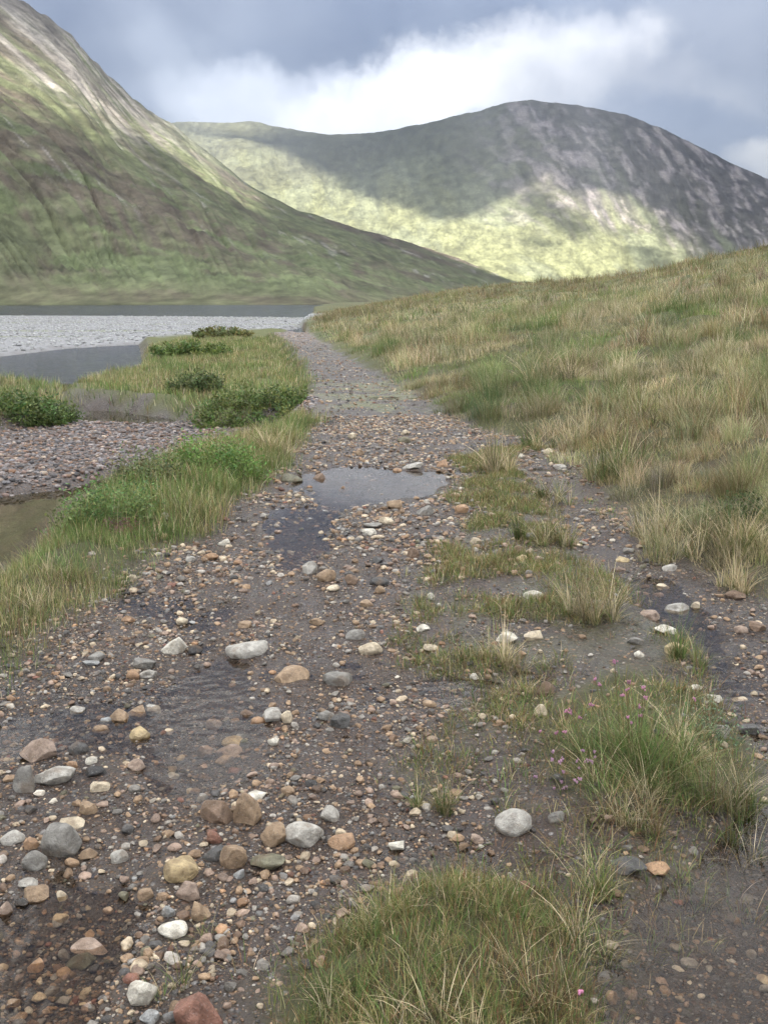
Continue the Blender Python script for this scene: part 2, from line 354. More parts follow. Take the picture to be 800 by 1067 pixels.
# ------------------------------------------------------------------ hills
def crv(pts): a = np.array(pts, float); return azel(a[:, 0], a[:, 1])
def sminterp(x, xp, fp):
    return np.interp(x, xp, fp)
LH = crv([(-2500, 60), (-1200, -150), (-600, -230), (-300, -190), (-100, -85), (0, -12), (30, 4), (50, 18), (75, 37), (95, 60), (110, 77), (135, 99), (160, 117), (178, 128), (215, 158), (255, 190), (310, 219), (370, 237), (430, 254), (490, 273), (550, 291), (620, 303), (760, 312)])
FH = crv([(-400, 170), (0, 150), (150, 130), (185, 127), (225, 128), (262, 126), (285, 131), (310, 136), (345, 140), (372, 139), (400, 137), (440, 129), (470, 122), (500, 115), (530, 107), (545, 105), (555, 104), (562, 106), (600, 109), (650, 119), (700, 138), (760, 169), (800, 187), (900, 225), (1100, 270), (1500, 300)])
pz = lambda p: azel(p, 300.)[0]
def hill_surface(kind, A, T):
    """A azimuth, T 0..1 base..ridge, >1 behind -> r, z"""
    if kind == 'L':
        rb = np.interp(A, [pz(-900), pz(0), pz(330), pz(450), pz(560), pz(760)], [380, 368, 372, 700, 1500, 2200])
        rr = np.interp(A, [pz(-900), pz(-300), pz(0), pz(178), pz(400), pz(540), pz(760)], [1000, 1150, 1350, 1900, 2300, 2700, 3000])
        el = np.interp(A, *LH); p = 1.22; zb = -.4
    else:
        rb = np.interp(A, [pz(0), pz(555), pz(1500)], [2300, 2100, 2000])
        rr = np.interp(A, [pz(0), pz(260), pz(555), pz(900), pz(1500)], [4200, 4200, 3700, 3500, 3500])
        el = np.interp(A, *FH); p = 1.3; zb = -2
    Tc = np.clip(T, 0, 1)
    r = rb+(rr-rb)*T
    zr = CAM[2]+rr*el
    z = zb+(zr-zb)*Tc**p-(zr-zb)*np.clip(T-1, 0, 9)*.8
    x = r*np.sin(A); y = r*np.cos(A)
    hgt = zr
    # gullies running down the slope, slanting to the right
    env = ss(0, .12, Tc)*ss(1.0, .86, T)
    sk = (1-Tc)
    if kind == 'L':
        EL = np.interp(A, *LH); s = A*15-sk*15*2.1*EL; g = 1-np.abs(2*fbm(s+(fbm(A*20, T*6, 3, 3)-.5)*.5, T*1.0+2, 4, 21)-1)
        g2 = 1-np.abs(2*fbm(A*60-sk*60*2.1*EL, T*2.2, 4, 22)-1)
    else:
        EL = np.interp(A, *FH)*(.35+.65*ss(pz(430), pz(600), A)); s = A*16-sk*16*.85*EL; g = 1-np.abs(2*fbm(s+(fbm(A*20, T*6, 3, 4)-.5)*.5, T*.9+5, 4, 24)-1)
        g2 = 1-np.abs(2*fbm(A*75-sk*75*.85*EL, T*1.6, 4, 25)-1)
    amp = np.maximum(hgt, 20)*(.045 if kind == 'L' else .035)
    z = z-env*amp*(ss(.80, .99, g)*.3*ss(0, .35, Tc)+ss(.6, 1, g2)*.16)
    z = z+env*amp*.8*(fbm(x*.006, y*.006, 5, 33)-.5)*2
    crag = ss(.80, 1.0, T)*ss(1.2, 1.0, T)
    z = z+crag*(fbm(x*.02, y*.02, 4, 35)-.5)*(14 if kind == 'L' else 9)*np.clip((zr/300), .1, 1)
    return r, x, y, z, g, g2
def hit(kind, px, py):                # where does the ray through a photo pixel meet this hill
    a, e = azel(np.float64(px), np.float64(py)); T = np.linspace(.01, 1.02, 300)
    r, x, y, z, _, _ = hill_surface(kind, np.full(300, a), T); el = (z-CAM[2])/r
    i = np.argmax(el >= e) if (el >= e).any() else int(np.argmax(el))
    return np.array([x[i], y[i], z[i]])
def build_hill(kind, name, label, a0, a1, nA, nT):
    A, T = np.meshgrid(np.linspace(a0, a1, nA), np.concatenate([np.linspace(-.04, 1, nT), 1+np.linspace(.01, .9, 24)]), indexing='xy')
    r, x, y, z, g, g2 = hill_surface(kind, A, T)
    z = np.where(T < 0, z-4, z)
    iso = fbm(x*.03+z*.01, z*.05+y*.01, 5, 57)
    SK = (1-T)*(np.interp(A, *LH)*2.1 if kind == 'L' else np.interp(A, *FH)*.85*(.35+.65*ss(pz(430), pz(600), A)))
    big = fbm(x*.004, y*.004, 5, 51); med = fbm(x*.015, y*.015, 5, 52); st = fbm((A-SK)*60, T*4, 5, 53); st2 = fbm((A-SK)*150, T*14, 4, 54)
    if kind == 'L':
        c = np.zeros(x.shape+(3,))+np.array([.125, .135, .072])
        c = lerp3(c, ss(.42, .6, big*.4+st*.25+iso*.35)*.85, (.105, .082, .066))
        c = lerp3(c, ss(.50, .62, med*.35+iso*.65)*ss(.75, .3, T)*.6, (.135, .175, .075))
        c = lerp3(c, ss(.03, .0, np.abs(g-.97))*.2, (.08, .08, .055))
        c = lerp3(c, ss(.66, .72, st2*.6+med*.4)*ss(.15, .35, T)*.6, (.27, .25, .23))
        rock = ss(.60, .80, T+(med-.5)*.6+(st-.5)*.4)*ss(pz(260), pz(120), A)
        c = lerp3(c, rock*ss(.35, .6, st2*.7+med*.3)*.9, (.30, .27, .24)); c = lerp3(c, rock*ss(.5, .62, st)*.5, (.14, .125, .10))
        c = lerp3(c, ss(.86, .95, T)*ss(pz(110), pz(70), A)*.6, (.08, .07, .065))
        c = lerp3(c, ss(.08, .01, T)*.6, (.135, .125, .075))
    else:
        c = np.zeros(x.shape+(3,))+np.array([.19, .20, .125])
        c = lerp3(c, ss(.45, .6, big*.4+st*.6)*.45, (.19, .19, .085))
        dk = ss(.62, .85, T+(big-.5)*.5); c = lerp3(c, dk*.75, (.11, .11, .072))
        rk = ss(pz(455), pz(600), A+(med-.5)*.1)*ss(.38, .62, T+(st-.5)*.5+np.clip((A-pz(640))*1.2, 0, .4))
        c = lerp3(c, rk*.85, (.115, .105, .10))
        c = lerp3(c, rk*ss(.46, .66, st2*.65+med*.35)*.9, (.29, .255, .25))
        c = lerp3(c, ss(.60, .67, st2)*ss(.3, .5, T)*ss(pz(480), pz(560), A)*.6, (.29, .26, .23))
        c = lerp3(c, ss(.90, .99, g)*.35, (.07, .075, .04))
    o = mkmesh(name, np.stack([x, y, z], -1).reshape(-1, 3), [gridfaces(*x.shape)], M_hill, col=c.reshape(-1, 3))
    return tag(o, label, 'hill', kind='structure')
build_hill('L', 'hillside', 'steep green and brown hillside with rocky top across the lake', pz(-1500), pz(760), 760, 420)
build_hill('F', 'mountain', 'rounded far mountain with pale scree and grassy flank', pz(-100), pz(1500), 800, 360)
# ------------------------------------------------------------------ unseen clouds added to shade the valley, gaps shaped to sun the hills
SUN_EL = math.radians(47); SUN_AZ = math.radians(208)   # azimuth measured from +Y clockwise: behind the camera, a little to the left
sd = np.array([math.sin(SUN_AZ)*math.cos(SUN_EL), math.cos(SUN_AZ)*math.cos(SUN_EL), math.sin(SUN_EL)])
ZC = 1500.0
def todeck(P): return (P+sd*((ZC-P[2])/sd[2]))[:2]
lit = [('L', 1.0, 25, [(-90, 66), (0, 76), (60, 90), (110, 98), (160, 116), (183, 131), (222, 165), (262, 198), (240, 205), (205, 182), (160, 148), (110, 128), (50, 120), (0, 113), (-90, 108)]),
       ('L', .85, 45, [(-120, 10), (0, 22), (40, 40), (90, 66), (130, 98), (160, 122), (110, 110), (0, 84), (-120, 72)]),
       ('F', 1.0, 45, [(180, 130), (215, 142), (262, 146), (305, 160), (338, 185), (378, 207), (430, 228), (480, 236), (505, 222), (540, 205), (572, 178), (592, 205), (622, 196), (660, 205), (690, 225), (715, 240), (732, 262), (700, 278), (640, 288), (560, 294), (480, 290), (400, 275), (330, 255), (270, 225), (215, 175)])]
def build_shade_cloud():
    xs = np.arange(-4200, 3800, 26.0); ys = np.arange(-3200, 3900, 26.0); X, Y = np.meshgrid(xs, ys)
    D = np.ones(X.shape)
    wob = (fbm(X*.006, Y*.006, 4, 61)-.5)
    for kind, amt, soft, pts in lit:
        pts2 = []
        for i in range(len(pts)):
            a = np.array(pts[i], float); b = np.array(pts[(i+1) % len(pts)], float)
            for t in (0, .5): pts2.append(a+(b-a)*t)
        poly = np.array([todeck(hit(kind, p[0], p[1])) for p in pts2])
        s = sdpoly(np.stack([X, Y], -1), poly)+wob*soft*2.2
        D = np.minimum(D, 1-amt*ss(-soft, soft, s))  # gap in the added layer, shaped to drop a sunlit patch
    for pts in ([(545, 196), (575, 205), (625, 240), (618, 252), (580, 238), (548, 215)], [(676, 224), (700, 222), (735, 250), (720, 262), (690, 246)], [(655, 258), (690, 262), (700, 280), (670, 282)], [(548, 246), (580, 252), (585, 262), (555, 258)]):
        poly = np.array([todeck(hit('F', p[0], p[1])) for p in pts]); D = np.maximum(D, .85*ss(-45, 30, sdpoly(np.stack([X, Y], -1), poly)+wob*60))  # dense spots added to shade parts of the far mountain
    edge = np.minimum.reduce([X+4200, 3800-X, Y+3200, 3900-Y]); D = D*ss(0, 700, edge+(fbm(X*.002, Y*.002, 4, 62)-.5)*900)
    Z = ZC+(fbm(X*.002, Y*.002, 4, 63)-.5)*60
    m, nt, out = newmat('shade_cloud_sheet'); L = nt.links
    d = N(nt, 'ShaderNodeAttribute', attribute_name='dens').outputs['Fac']
    pos = N(nt, 'ShaderNodeNewGeometry').outputs['Position']; n = noise(nt, pos, .004, 6, .6)
    tl_ = N(nt, 'ShaderNodeBsdfTranslucent'); tl_.inputs[0].default_value = (.42, .45, .5, 1); df = N(nt, 'ShaderNodeBsdfDiffuse'); df.inputs[0].default_value = (.7, .72, .76, 1)
    L.new(mixc(nt, mrange(nt, n.outputs[0], .35, .65), (.50, .54, .60), (.74, .77, .82)), tl_.inputs[0])
    mx = N(nt, 'ShaderNodeMixShader'); mx.inputs[0].default_value = .8; L.new(df.outputs[0], mx.inputs[1]); L.new(tl_.outputs[0], mx.inputs[2])
    tr = N(nt, 'ShaderNodeBsdfTransparent'); m2 = N(nt, 'ShaderNodeMixShader'); L.new(d, m2.inputs[0]); L.new(tr.outputs[0], m2.inputs[1]); L.new(mx.outputs[0], m2.inputs[2]); L.new(m2.outputs[0], out.inputs['Surface'])
    keep = D > .004
    f = gridfaces(*X.shape); kf = keep.ravel()[f].any(1); f = f[kf]
    used = np.unique(f); remap = -np.ones(X.size, int); remap[used] = np.arange(len(used))
    o = mkmesh('shade_cloud', np.stack([X, Y, Z], -1).reshape(-1, 3)[used], [remap[f]], m, attrs={'dens': D.ravel()[used]})
    tag(o, 'unseen layer of clouds added to shade the valley, gaps shaped for sunlit patches', 'shade_cloud', kind='structure')
build_shade_cloud()
# ------------------------------------------------------------------ rocks
def ico(sub):
    t = (1+5**.5)/2; V = [(-1, t, 0), (1, t, 0), (-1, -t, 0), (1, -t, 0), (0, -1, t), (0, 1, t), (0, -1, -t), (0, 1, -t), (t, 0, -1), (t, 0, 1), (-t, 0, -1), (-t, 0, 1)]
    V = [np.array(v)/np.linalg.norm(v) for v in V]
    Fc = [(0, 11, 5), (0, 5, 1), (0, 1, 7), (0, 7, 10), (0, 10, 11), (1, 5, 9), (5, 11, 4), (11, 10, 2), (10, 7, 6), (7, 1, 8), (3, 9, 4), (3, 4, 2), (3, 2, 6), (3, 6, 8), (3, 8, 9), (4, 9, 5), (2, 4, 11), (6, 2, 10), (8, 6, 7), (9, 8, 1)]
    for _ in range(sub):
        c = {}; nf = []
        def mid(a, b):
            k = (min(a, b), max(a, b))
            if k not in c: v = V[a]+V[b]; V.append(v/np.linalg.norm(v)); c[k] = len(V)-1
            return c[k]
        for a, b, d in Fc:
            x, y, z = mid(a, b), mid(b, d), mid(d, a); nf += [(a, x, z), (b, y, x), (d, z, y), (x, y, z)]
        Fc = nf
    return np.array(V), np.array(Fc)
ICO = {k: ico(k) for k in (1, 2, 3, 4)}
def rock(sub, ang, seed):
    r = np.random.default_rng(seed); V = ICO[sub][0].copy(); s = np.ones(len(V))
    ph = r.uniform(0, 6, (4, 3)); fr = r.normal(0, 1.1, (4, 3))
    for i in range(4): s = s+.07*np.sin(V@fr[i]*2+ph[i, 0])
    V = V*s[:, None]
    nP = {'r': 12, 'a': 14, 'f': 10}[ang]; lo = {'r': .64, 'a': .52, 'f': .58}[ang]
    for i in range(nP):
        n = r.normal(0, 1, 3); n /= np.linalg.norm(n); d = r.uniform(lo, .92)
        q = V@n; k = q > d; V[k] -= np.outer((q[k]-d)*(.93 if ang != 'r' else .7), n)
    V = V-(V.max(0)+V.min(0))/2; V /= (V.max(0)-V.min(0))/2
    if sub > 2:
        u = r.uniform(0, 50, 3); P = V*2.3+u
        V = V*(1+.07*(fbm(P[:, 0]+P[:, 2], P[:, 1]-P[:, 2], 4, seed % 97)-.5)[:, None])
    return V
PAL = {'tan': (.36, .24, .14), 'cream': (.56, .47, .34), 'white': (.60, .58, .53), 'grey': (.22, .215, .21), 'pale grey': (.38, .37, .36), 'dark grey': (.09, .09, .095),
       'orange': (.42, .24, .12), 'brown': (.20, .125, .08), 'pink': (.35, .25, .20), 'red-brown': (.24, .10, .065), 'blue-grey': (.28, .30, .33), 'olive': (.15, .145, .09), 'yellow': (.48, .36, .17), 'black': (.035, .033, .035)}
# x, y, width, height in the photograph, colour, form, label, short name when it is a landmark
S = [
(40,783,38,27,'pink','a','pinkish tan angular boulder at the left edge above the grey block','pinkish angular boulder'),
(58,807,42,23,'pale grey','a','pale grey flat-topped block just below the pinkish angular boulder','pale grey flat-topped block'),
(26,815,23,28,'grey','r','grey upright cobble with tan crest leaning left of the pale grey block',None),
(182,675,23,17,'white','a','whitish angular stone beside a black one in the middle of the left wheel track','whitish angular stone'),
(203,678,16,10,'black','a','black wet stone touching the right side of the whitish angular stone',None),
(101,684,17,9,'grey','r','grey stone behind the flat bluish white one near the left verge',None),
(95,690,19,7,'blue-grey','f','flat bluish white stone near the left verge','flat bluish white stone'),
(151,691,23,12,'grey','a','dull grey slab left of the whitish angular stone',None),
(155,702,18,11,'pale grey','a','pale grey lump in front of the dull grey slab',None),
(139,703,14,10,'orange','r','orange pebble beside the pale grey lump left of the whitish stone',None),
(81,741,17,10,'pale grey','r','smooth pale oval stone up track from the pinkish angular boulder',None),
(83,780,21,16,'dark grey','r','dark grey rounded cobble right of the pinkish angular boulder',None),
(124,746,21,16,'tan','r','tan rounded cobble at the left of the paired tan cobbles','paired tan cobbles'),
(144,743,21,16,'tan','a','brownish tan cobble at the right of the paired tan cobbles',None),
(160,738,18,10,'pale grey','f','flat pale grey stone right of the paired tan cobbles',None),
(111,751,12,8,'blue-grey','r','small pale blue stone left of the paired tan cobbles',None),
(146,766,21,17,'yellow','a','yellowish angular stone below the paired tan cobbles',None),
(106,760,19,11,'tan','r','low tan cobble below the small pale blue stone',None),
(101,803,23,11,'black','f','flat black wet stone right of the pale grey flat-topped block','flat black wet stone'),
(105,819,21,13,'cream','a','cream stone in front of the flat black wet stone',None),
(95,793,12,9,'white','r','little white stone behind the flat black wet stone',None),
(76,797,12,9,'orange','r','small orange stone between the pinkish boulder and the flat black stone',None),
(143,797,17,13,'pink','r','pinkish grey cobble right of the flat black wet stone',None),
(92,842,19,17,'tan','a','knobbly tan stone above the big grey-brown boulder',None),
(181,808,13,8,'white','a','small frosty white stone alone in the left wheel track',None),
(65,877,42,38,'grey','r','big rounded grey-brown boulder, largest on the left side','big grey-brown boulder'),
(73,858,30,11,'cream','f','cream slab tucked behind the big grey-brown boulder',None),
(13,872,25,16,'pale grey','r','pale grey cobble at the left edge beside the orange one',None),
(33,880,16,13,'orange','r','orange cobble left of the big grey-brown boulder',None),
(36,897,25,21,'grey','r','grey cobble at the lower left foot of the big grey-brown boulder',None),
(93,889,18,12,'tan','a','tan stone at the lower right foot of the big grey-brown boulder',None),
(125,892,19,15,'pale grey','r','pale rounded cobble standing in shallow water right of the big boulder',None),
(30,919,20,10,'pale grey','a','light grey stone at the left edge under the grey cobbles',None),
(38,932,27,17,'tan','a','broad tan-brown cobble near the left edge at the water side','broad tan-brown cobble'),
(65,933,12,11,'cream','a','little cream stone right of the broad tan-brown cobble',None),
(6,948,15,19,'pink','r','pinkish cobble cut by the left edge of the frame',None),
(23,939,15,13,'dark grey','a','dark grey wedge left of the broad tan-brown cobble',None),
(189,907,36,25,'yellow','r','yellowish tan round boulder beside the stacked rocks','yellowish round boulder'),
(198,926,27,22,'pink','a','reddish tan angular rock below the yellowish round boulder',None),
(152,932,17,13,'tan','r','tan egg-shaped stone on the shallow stream bed',None),
(176,950,14,12,'blue-grey','r','small blue-grey stone beside the white speckled stone',None),
(180,967,33,20,'white','r','white speckled oblong stone','white speckled stone'),
(210,950,21,20,'tan','a','tan square block right of the white speckled stone',None),
(96,987,38,18,'pink','a','pinkish brown slab resting out of the shallow stream','pinkish brown slab'),
(84,1001,30,12,'olive','f','mossy tan flat stone under the pinkish brown slab',None),
(149,1034,31,29,'white','a','white cube-shaped quartz stone at the bottom left','white quartz cube'),
(156,1059,20,15,'blue-grey','r','bluish grey cobble below the white quartz cube',None),
(38,1006,17,15,'orange','a','orange stone under shallow water left of the pinkish brown slab',None),
(207,1058,48,44,'red-brown','a','rusty red block at the bottom edge of the photo','rusty red block'),
(225,888,31,16,'dark grey','r','dark grey wet stone left of the tan cube',None),
(244,894,31,27,'tan','a','tan cube-shaped rock propped on darker stones','tan propped cube'),
(224,872,17,14,'red-brown','a','dark reddish stone behind the dark wet one and the tan cube',None),
(279,896,37,17,'olive','f','flat dark olive stone right of the tan propped cube','flat olive stone'),
(248,911,15,10,'blue-grey','a','small whitish blue stone in front of the tan propped cube',None),
(315,868,44,26,'pale grey','r','broad pale pinkish grey boulder in the middle of the track','broad pale boulder'),
(285,871,26,26,'tan','a','rough tan rock leaning on the left of the broad pale boulder',None),
(356,876,28,15,'orange','a','orange bone-shaped stone right of the broad pale boulder',None),
(343,848,21,18,'pale grey','a','grey and cream cracked stone above the orange bone-shaped stone',None),
(268,828,20,9,'white','f','white flat stone on top of the cracked tan bedrock slabs','white flat stone'),
(226,846,34,26,'brown','a','brown cracked bedrock slab, left one of the pair','cracked bedrock slabs'),
(257,846,30,36,'tan','a','tan cracked bedrock slab, right one of the pair',None),
(300,824,15,9,'tan','r','low tan pebble right of the white flat stone',None),
(535,856,39,27,'pale grey','r','smooth light grey round boulder in the grassy strip','smooth light grey boulder'),
(579,851,17,13,'grey','r','small grey stone right of the smooth light grey boulder',None),
(413,881,16,9,'white','a','small white stone at the upper edge of the foreground turf','white turf-edge stone'),
(497,873,15,9,'pink','a','small pink stone left of the smooth light grey boulder',None),
(653,900,36,12,'dark grey','f','dark slab beside the orange-brown stone in the wet grass','dark slab'),
(684,903,29,15,'orange','a','orange-brown wedge stone in the wet grass on the right','orange-brown wedge'),
(258,676,44,13,'pale grey','r','long low grey-tan hump of rock in the wheel track','long low hump'),
(303,704,39,12,'tan','a','long tan slab with straight edges','long tan slab'),
(351,707,30,17,'grey','r','dull grey stone set flush right of the long tan slab',None),
(386,675,26,14,'cream','r','cream-tan cobble at the left edge of the grassy strip','cream-tan cobble'),
(370,661,21,11,'grey','r','grey stone behind the cream-tan cobble',None),
(330,647,16,9,'tan','f','tan flat-topped stone above the long low hump',None),
(355,751,22,18,'dark grey','a','dark triangular rock right of the row of cobbles','dark triangular rock'),
(340,745,18,11,'grey','r','grey stone touching the left of the dark triangular rock',None),
(285,745,23,17,'pale grey','r','large oval greyish cobble in the row of four','row of four cobbles'),
(299,748,12,15,'cream','r','upright cream cobble at the right end of the row of four',None),
(269,751,16,10,'orange','r','orange-tan cobble in front in the row of four',None),
(258,745,15,12,'brown','r','brown cobble at the left end of the row of four',None),
(285,773,12,9,'white','r','small clean white pebble below the row of four cobbles',None),
(243,773,24,8,'yellow','r','yellowish long pebble behind the pinkish tan loaf-shaped stone',None),
(240,782,29,12,'pink','r','pinkish tan loaf-shaped stone','loaf-shaped stone'),
(214,784,20,15,'pink','a','pinkish grey stone left of the loaf-shaped stone',None),
(252,767,12,6,'blue-grey','a','tiny sky-blue stone behind the yellowish long pebble',None),
(245,803,14,8,'red-brown','r','dark red pebble below the loaf-shaped stone',None),
(234,791,20,10,'tan','r','tan pebble directly below the loaf-shaped stone',None),
(223,755,17,12,'pink','r','pinkish cobble between the paired tan cobbles and the row of four',None),
(333,500,15,12,'brown','a','brown upright rock standing in the bright puddle','brown puddle rock'),
(304,498,23,9,'olive','r','low tan-green rock at the left end of the bright puddle',None),
(357,511,7,8,'orange','a','small orange stone in the bright puddle',None),
(411,527,16,11,'tan','a','square tan stone below the bright puddle','square tan stone'),
(442,533,19,12,'grey','a','lumpy grey-tan rock right of the square tan stone',None),
(403,543,17,9,'cream','r','cream stone between the puddle and the white stone',None),
(385,555,15,9,'white','r','whitish loaf stone down track from the bright puddle','whitish loaf stone'),
(388,547,20,6,'grey','f','flat grey slab behind the whitish loaf stone',None),
(430,491,22,7,'pale grey','f','pale flat slab at the right end of the puddle','pale puddle slab'),
(460,484,12,8,'orange','a','orange stone near the right edge of the track beyond the puddle',None),
(414,494,10,5,'orange','f','flat orange stone left of the pale puddle slab',None),
(375,472,9,7,'tan','r','tan pebble alone just beyond the bright puddle',None),
(367,455,9,7,'cream','r','cream pebble farther up the track than the tan one',None),
(421,459,14,7,'olive','r','low mossy stone up track with a light stone behind it',None),
(422,451,9,6,'cream','a','light stone behind the low mossy stone up track',None),
(323,593,16,15,'pale grey','a','pale angular rock at the left of the two blocks','two pale blocks'),
(340,600,20,15,'tan','r','squarish tan block at the right of the two blocks',None),
(366,605,14,12,'brown','a','crumbly brown stone right of the two pale blocks',None),
(395,606,20,10,'dark grey','r','dark grey rounded stone with a tan one below it','dark rounded stone'),
(396,615,11,9,'tan','r','small tan stone just below the dark rounded stone',None),
(393,584,12,8,'dark grey','a','dark small stone above the dark rounded stone',None),
(430,577,14,12,'brown','a','purplish brown wedge at the edge of the grassy strip',None),
(448,621,9,7,'white','r','white pebble in the grassy strip, left side','white grass pebble'),
(441,654,15,8,'white','a','pointed white stone lying on the black ground','pointed white stone'),
(449,675,17,7,'cream','f','cream flat stone below the pointed white stone',None),
(347,613,14,7,'cream','r','cream pebble below the two pale blocks',None),
(382,629,14,8,'tan','r','tan stone down track from the dark rounded stone',None),
(481,531,15,10,'orange','a','orange stone where the track meets the grassy strip',None),
(495,564,13,8,'cream','a','cream orange-topped stone in the grassy strip',None),
(555,620,21,9,'white','f','long white stone in the grassy strip','long white stone'),
(543,582,12,8,'yellow','r','yellowish stone behind the long white stone',None),
(541,573,12,9,'brown','r','brown stone behind the yellowish one',None),
(561,583,8,7,'pink','r','small pinkish grey stone right of the yellowish one',None),
(552,559,11,8,'grey','r','grey round stone beside the small green tuft',None),
(592,463,12,9,'white','a','whitish stone at the head of the side path','side path head stone'),
(571,471,11,7,'cream','r','cream stone left of the whitish stone at the head of the side path',None),
(583,487,14,6,'pale grey','f','pale flat stone on the upper side path',None),
(543,476,7,6,'white','r','tiny white stone beside the pale dry tuft',None),
(648,583,15,6,'yellow','f','yellow-cream flat stone on the side path','yellow side path stone'),
(655,573,15,7,'grey','a','grey slab behind the yellow-cream flat stone',None),
(697,592,15,8,'pale grey','a','pale stone on the side path under the bank',None),
(705,635,26,14,'pale grey','r','grey-white boulder at the side pool','side pool boulder'),
(724,632,9,9,'cream','a','small cream and black stone right of the side pool boulder',None),
(676,640,21,11,'pink','r','dull pinkish stone left of the side pool boulder',None),
(692,656,24,10,'white','f','white-topped slab below the side pool boulder','white-topped slab'),
(703,676,24,14,'yellow','r','yellow-tan boulder between the tufts below the side pool','yellow-tan boulder'),
(662,668,18,9,'grey','a','grey stone left of the white-topped slab',None),
(765,620,21,10,'brown','r','brown-grey stone under the right hand tuft',None),
(788,653,19,11,'brown','r','brown stone at the right edge on the side path',None),
(771,656,15,9,'pink','r','dull pink stone beside the brown one at the right edge',None),
(690,611,14,6,'cream','f','cream flat stone at the far shore of the side pool',None),
(555,662,21,12,'cream','a','pale tan block above the flowering clump',None),
(527,664,23,12,'white','a','crusty white rock half hidden behind a grey tuft','crusty white rock'),
(494,705,10,7,'white','a','small white stone beside black wet ground',None),
(448,733,15,8,'tan','r','tan low stone left of the orange bedrock crumbs',None),
(568,719,19,18,'brown','r','brown-grey boulder at the left shoulder of the flowering clump',None),
(563,741,14,14,'cream','a','cream and green stone at the left foot of the flowering clump',None),
(665,682,13,9,'white','a','white stone poking up behind the flowering clump',None),
(725,716,12,5,'white','r','small white stone at the right shoulder of the flowering clump',None),
(743,727,17,8,'white','a','bright white stone right of the flowering clump','bright white stone'),
(770,728,16,5,'cream','f','thin cream stone right of the bright white stone',None),
(751,763,18,15,'pale grey','a','pointed pale grey stone in the grass below the bright white stone',None),
(779,760,20,12,'dark grey','a','dark lump of stone near the right edge',None),
(173,538,10,8,'white','r','white stone in the verge grass','white verge stone'),
(171,559,10,7,'yellow','r','yellow stone at the inner edge of the verge',None),
(234,566,13,9,'white','a','bright angular stone in the upper wheel track','bright upper stone'),
(219,580,17,9,'orange','r','orange-yellow stone left below the bright upper stone',None),
(199,583,10,8,'pale grey','r','grey-white cobble left of the orange-yellow stone',None),
(139,602,9,7,'cream','r','cream stone beside the verge, nearest the grass',None),
(190,648,13,9,'cream','a','cream stone behind the whitish angular stone',None),
(134,645,14,8,'orange','a','orange-brown stone beside the verge above the dull grey slab',None),
(255,651,14,8,'tan','f','pinkish tan flat stone above the long low hump',None),
(109,421,16,8,'brown','r','dark reddish boulder capped with moss in the brown pool','mossy pool boulder'),
]
def ground_pt(px, py, z0=0):
    z = z0
    for _ in range(6):
        p = G(px, py, z); z = float(height(p[0], p[1]))
        z = max(min(z, 1.3), -1.2)
    return np.array([p[0], p[1], z])
SC_pts = []; LAND = []
def stone_obj(P, dims, rz, col, form, seed, label, sub=4, group=None):
    V = rock(sub, form, seed)*np.array(dims)/2
    r = np.random.default_rng(seed+5); tx, ty = r.normal(0, .12, 2); c, s = math.cos(rz), math.sin(rz)
    V = V@np.array([[1, 0, tx], [0, 1, ty], [-tx, -ty, 1]])
    V = V@np.array([[c, s, 0], [-s, c, 0], [0, 0, 1]])
    o = mkmesh('stone', V, [ICO[sub][1]], M_stone, col=np.tile(np.array(col), (len(V), 1))); o.location = P
    tag(o, label, 'stone', group); return o
for i, (px, py, w, h, cn, form, label, nick) in enumerate(S):
    z0 = ZW+.05 if (px, py) == (109, 421) else 0
    P = ground_pt(px, py+h*.25, z0)
    _, _, dep = project(P); s = dep/F; W = w*s*1.0
    ang = math.atan2(CAM[2], math.hypot(P[0], P[1]))
    dy = W*(.75 if form != 'f' else .8); hz = (h*s-dy*math.sin(ang)*.55)/math.cos(ang)
    hz = max(hz, W*(.22 if form == 'f' else .38))
    H = hz*1.35
    q_ = np.array([(0, 0), (.4, 0), (-.4, 0), (0, .35), (0, -.35)])*W; base = float(height(P[0]+q_[:, 0], P[1]+q_[:, 1]).mean())
    c = np.array(PAL[cn])*RNG.uniform(.85, 1.05); c = (c*.72+c.mean()*.28)*1.12*np.array([1.06, 1, .88])
    stone_obj((P[0], P[1], base+H*.5-H*(.33 if h/w > .45 or form == 'f' else .44)), (W, dy, H), RNG.normal(0, .15), c, form, 100+i, label)
    SC_pts.append((P[0], P[1], W*.55)); 
    if nick: LAND.append((px, py, nick))
SC_pts = np.array(SC_pts)
